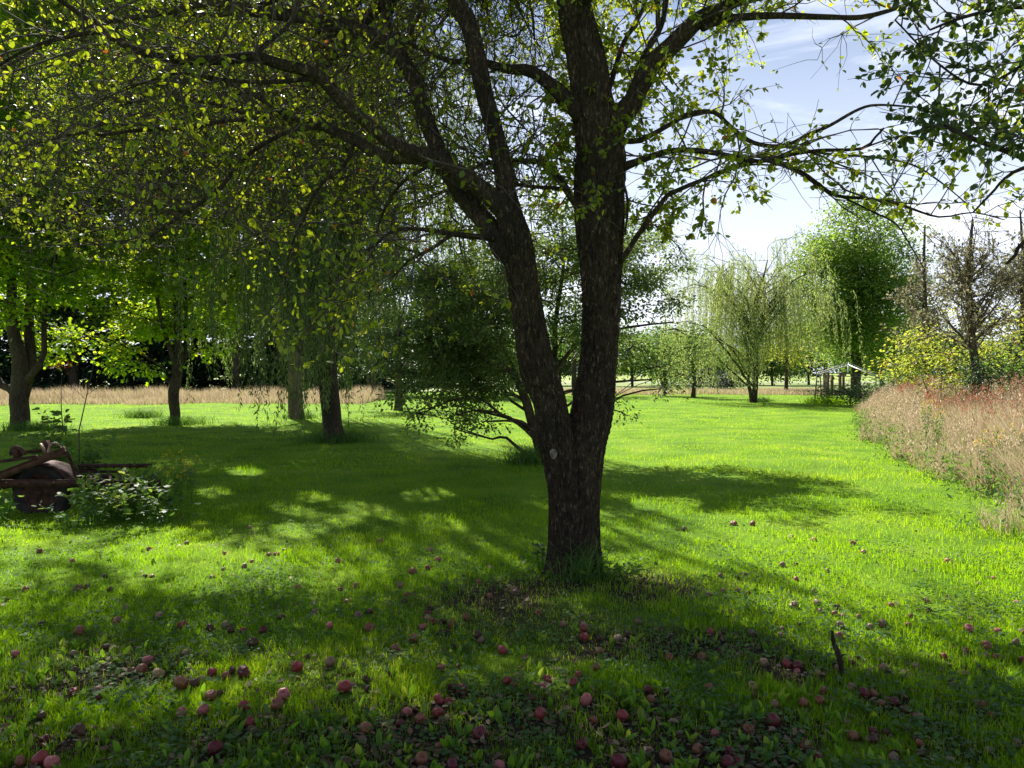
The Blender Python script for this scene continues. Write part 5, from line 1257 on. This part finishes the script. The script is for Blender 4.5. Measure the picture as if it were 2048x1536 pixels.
weed_plant('dark little weed on the left of the big trunk\'s foot', 1084, 6.3, .22, 8, .12, .05, M['dark_leaf'], 13, nl=6)

# upright stick
a = Acc(); b = gd(1686, 1352); t_ = spline(np.array([(.0, 0, -.03, .011), (-.012, 0, .06, .012), (-.03, 0, .13, .014), (-.045, .01, .17, .010), (-.055, .01, .235, .006)]), .015)
tube(a, t_[:, :3], t_[:, 3], 8, rough(4, 1.5)); tube(a, [t_[8, :3], t_[8, :3] + (.03, 0, .02)], (.006, .003), 5)
o = a.obj('stick', M['bark'], None, True); o.location = b; tag(o, 'short dark stick standing upright in the grass at lower right', 'stick')

# ------------------------------------------------------------------ ground cover under the tree
def cover():
    # broad-bladed weed leaves standing in the turf
    P = screen_points(2600, 1000, 1640, 1.1, seed=31); x, y = P[:, 0], P[:, 1]
    keep = (x < meadow_edge(y)) & (fbm(x * 1.5, y * 1.5, 40, 3) > .47) & (rng.random(len(x)) < .15 + .8 * bare(x, y) + .3 * (y < 4.6))
    P = P[keep]; P = P[off_apples(P, 1.3)]; n = len(P); k = 3
    P2 = np.repeat(P, k, 0) + rng.normal(0, .012, (n * k, 3)) * (1, 1, 0); P2[:, 2] = ground_z(P2[:, 0], P2[:, 1])
    D = rng.normal(0, .55, (n * k, 3)); D[:, 2] = 1.0
    tag(leaves('broadleaf_weeds', P2, D, rng.uniform(.025, .085, n * k), M['weed'], None, T_OVAL, None, 0, .62, seed=3), 'broad-bladed weeds scattered through the turf under the tree', 'weeds', kind='stuff')
    P = screen_points(60000, 960, 1640, 1.1, seed=33); x, y = P[:, 0], P[:, 1]
    keep = (x < meadow_edge(y)) & (rng.random(len(x)) < np.clip((fbm(x * 2.1, y * 2.1, 50, 3) - .42) * 5, .04, 1)) & (rng.random(len(x)) < .35 + .65 * (1 - bare(x, y)))
    P = P[keep]; P[:, 2] = ground_z(P[:, 0], P[:, 1]) + rng.uniform(.012, .05, len(P)); D = rng.normal(size=P.shape); D[:, 2] *= .25
    tag(leaves('clover', P, D, rng.uniform(.012, .028, len(P)), M['clover'], None, T_ROUND, None, 1.4, 1, seed=5), 'small round clover leaves mixed into the turf', 'clover', kind='stuff')
    P = screen_points(30000, 1040, 1640, 1.1, seed=35); x, y = P[:, 0], P[:, 1]
    keep = (rng.random(len(x)) < .04 + .6 * bare(x, y)) & (x < meadow_edge(y)); P = P[keep]
    P[:, 2] = ground_z(P[:, 0], P[:, 1]) + rng.uniform(.004, .022, len(P)); D = rng.normal(size=P.shape); D[:, 2] *= .3
    tag(leaves('leaf_litter', P, D, rng.gamma(3.0, .0085, len(P)).clip(.008, .065), M['litter'], None, T_OVAL, None, .9, 1, seed=6), 'dry brown fallen leaves and bits on the bare soil', 'leaf litter', kind='stuff')
cover()

# ------------------------------------------------------------------ windfall apples
def apple_mat(name, a, b_, c, spots):
    a, b_, c = [tuple(v * .52 for v in q) for q in (a, b_, c)]
    m, nt, out = new_mat(name)
    tcn = nt.nodes.new('ShaderNodeTexCoord'); oi = nt.nodes.new('ShaderNodeObjectInfo')
    vm = nt.nodes.new('ShaderNodeVectorMath'); vm.operation = 'ADD'
    sc_ = nt.nodes.new('ShaderNodeVectorMath'); sc_.operation = 'SCALE'; sc_.inputs['Scale'].default_value = 40
    nt.links.new(oi.outputs['Random'], sc_.inputs[0]); nt.links.new(tcn.outputs['Object'], vm.inputs[0]); nt.links.new(sc_.outputs[0], vm.inputs[1])
    n1 = nt.nodes.new('ShaderNodeTexNoise'); n1.inputs['Scale'].default_value = 22; n1.inputs['Detail'].default_value = 4
    n2 = nt.nodes.new('ShaderNodeTexNoise'); n2.inputs['Scale'].default_value = 60; n2.inputs['Detail'].default_value = 6
    nt.links.new(vm.outputs[0], n1.inputs['Vector']); nt.links.new(vm.outputs[0], n2.inputs['Vector'])
    r1 = ramp(nt, [(.32, a), (.5, b_), (.68, c)], n1.outputs['Fac'])
    r2 = ramp(nt, [(.60 - .14 * spots, (1, 1, 1)), (.68 - .12 * spots, (.32, .20, .14))], n2.outputs['Fac'])
    mul = nt.nodes.new('ShaderNodeMixRGB'); mul.blend_type = 'MULTIPLY'; mul.inputs['Fac'].default_value = 1
    nt.links.new(r1.outputs['Color'], mul.inputs['Color1']); nt.links.new(r2.outputs['Color'], mul.inputs['Color2'])
    p = nt.nodes.new('ShaderNodeBsdfPrincipled'); p.inputs['Roughness'].default_value = .5; p.inputs['Specular IOR Level'].default_value = .35
    nt.links.new(mul.outputs[0], p.inputs['Base Color']); nt.links.new(p.outputs[0], out.inputs['Surface'])
    return m
AM = {'red': apple_mat('red apple skin', (.26, .025, .03), (.40, .05, .055), (.50, .14, .09), .2),
      'dark': apple_mat('dark red apple skin', (.10, .012, .02), (.19, .022, .035), (.30, .05, .05), .3),
      'pink': apple_mat('pink apple skin', (.48, .08, .11), (.62, .17, .18), (.66, .34, .22), .2),
      'rust': apple_mat('russet apple skin', (.30, .07, .045), (.42, .15, .08), (.50, .28, .12), .6),
      'brown': apple_mat('rotting apple skin', (.09, .035, .022), (.17, .075, .04), (.26, .14, .075), 1.0),
      'tan': apple_mat('tan apple skin', (.34, .17, .11), (.44, .27, .17), (.52, .38, .22), .6),
      'yellow': apple_mat('yellow apple skin', (.46, .36, .12), (.55, .42, .16), (.52, .22, .12), .4)}
WORD = {'red': 'red', 'dark': 'dark red', 'pink': 'pink', 'rust': 'rusty orange-red', 'brown': 'brown rotting', 'tan': 'tan', 'yellow': 'yellow'}
def apple_mesh(seed, dent):
    g_ = np.random.default_rng(seed); V, F = [], []; nr, k = 13, 20
    for i in range(nr + 1):
        ph = np.pi * i / nr
        for j in range(k):
            th = 2 * np.pi * j / k
            r = .5 * max(0.0, math.sin(ph)) ** .86 * (1 + .06 * math.cos(ph)); zz = .46 * math.cos(ph)
            zz -= .17 * math.exp(-(r / .13) ** 2) * (1 if ph < 1.5 else -.6)
            lob = 1 + .025 * math.cos(5 * th) * (1 - math.cos(ph)) / 2
            n_ = 1 + .22 * (float(vn(math.cos(th) * 1.3 + 5, math.sin(th) * 1.3 + zz * 2 + 5, seed)) - .5) * (1 + dent)
            V.append([r * lob * n_ * math.cos(th), r * lob * n_ * math.sin(th), zz * n_])
    for i in range(nr):
        for j in range(k): F.append((i * k + j, (i + 1) * k + j, (i + 1) * k + (j + 1) % k, i * k + (j + 1) % k))
    V = np.array(V)
    if dent:                              # pecked or rotted hollows
        for _ in range(dent):
            c = nrm(g_.normal(size=3)) * .5; d_ = np.linalg.norm(V - c, axis=1); V *= (1 - .42 * np.exp(-(d_ / .22) ** 2))[:, None]
    me = raw_mesh('apple', V, [np.array(F)], smooth=True); me.materials.append(AM['red']); return me
A_MESH = [apple_mesh(1, 0), apple_mesh(2, 0), apple_mesh(3, 1), apple_mesh(4, 0)]
A_ROT = [apple_mesh(5, 2), apple_mesh(6, 3), apple_mesh(7, 2)]
sa_ = Acc(); tube(sa_, spline(np.array([(0, 0, .26), (.01, .01, .36), (.07, .02, .50)]), .05), .022, 5); STEM = sa_.mesh('apple_stem'); STEM.materials.append(M['twig'])
ROWS = ((1100, 'far back'), (1180, 'level with trunk foot'), (1255, 'just below trunk foot'), (1330, 'mid foreground'), (1400, 'near foreground'), (1465, 'close to viewer'), (1600, 'bottom edge'))
COLS = ((230, 'far left'), (470, 'left'), (700, 'left of centre'), (900, 'centre left'), (1080, 'left below trunk'), (1260, 'straight below trunk'), (1450, 'right below trunk'), (1640, 'left of stick'), (1850, 'right of stick'), (2100, 'far right'))
def word(seq, v): return next(w for lim, w in seq if v < lim)
cells = {}
for i, (x, y, w_, c_) in enumerate(apples): cells.setdefault((WORD[c_], word(ROWS, y), word(COLS, x)), []).append(i)
ORD = ['leftmost', 'second from left', 'third from left', 'fourth from left', 'fifth from left', 'sixth from left']
lab = {}
for (cw, rw, cl_), ids in cells.items():
    ids.sort(key=lambda i: apples[i][0])
    for j, i in enumerate(ids):
        lab[i] = f'{cw} fallen apple, {cl_}, {rw}' if len(ids) == 1 else f'{cw} fallen apple, {ORD[j]} of {len(ids)}, {cl_}, {rw}'.replace('second from left of', 'second of').replace('third from left of', 'third of')
for i in lab: lab[i] = lab[i].replace('just below trunk foot', 'below trunk foot')
ga = np.random.default_rng(3)
for i, (x, y, w_, c_) in enumerate(apples):
    p = gd(x, y + w_ * .30); dist = math.hypot(p[1], CAM_H); dia = .94 * float(np.clip(w_ * dist / F_PX, .035, .082))
    mesh = A_ROT[int(ga.integers(3))] if (c_ == 'brown' or ga.random() < .12) else A_MESH[int(ga.integers(4))]
    o = bpy.data.objects.new('fallen_apple', mesh); col.objects.link(o)
    o.material_slots[0].link = 'OBJECT'; o.material_slots[0].material = AM[c_]
    o.scale = (dia, dia, dia * ga.uniform(.86, 1.0)); o.rotation_euler = (ga.normal(0, .9), ga.normal(0, .9), ga.uniform(0, 6.28))
    o.location = (p[0], p[1], float(ground_z(p[0], p[1])) + dia * (ga.uniform(.30, .46) if y > 1230 else ga.uniform(.05, .3)))
    tag(o, lab[i], 'apple', 'fallen apples in the grass')
    if w_ > 19:
        s_ = bpy.data.objects.new('stem', STEM); col.objects.link(s_); s_.parent = o
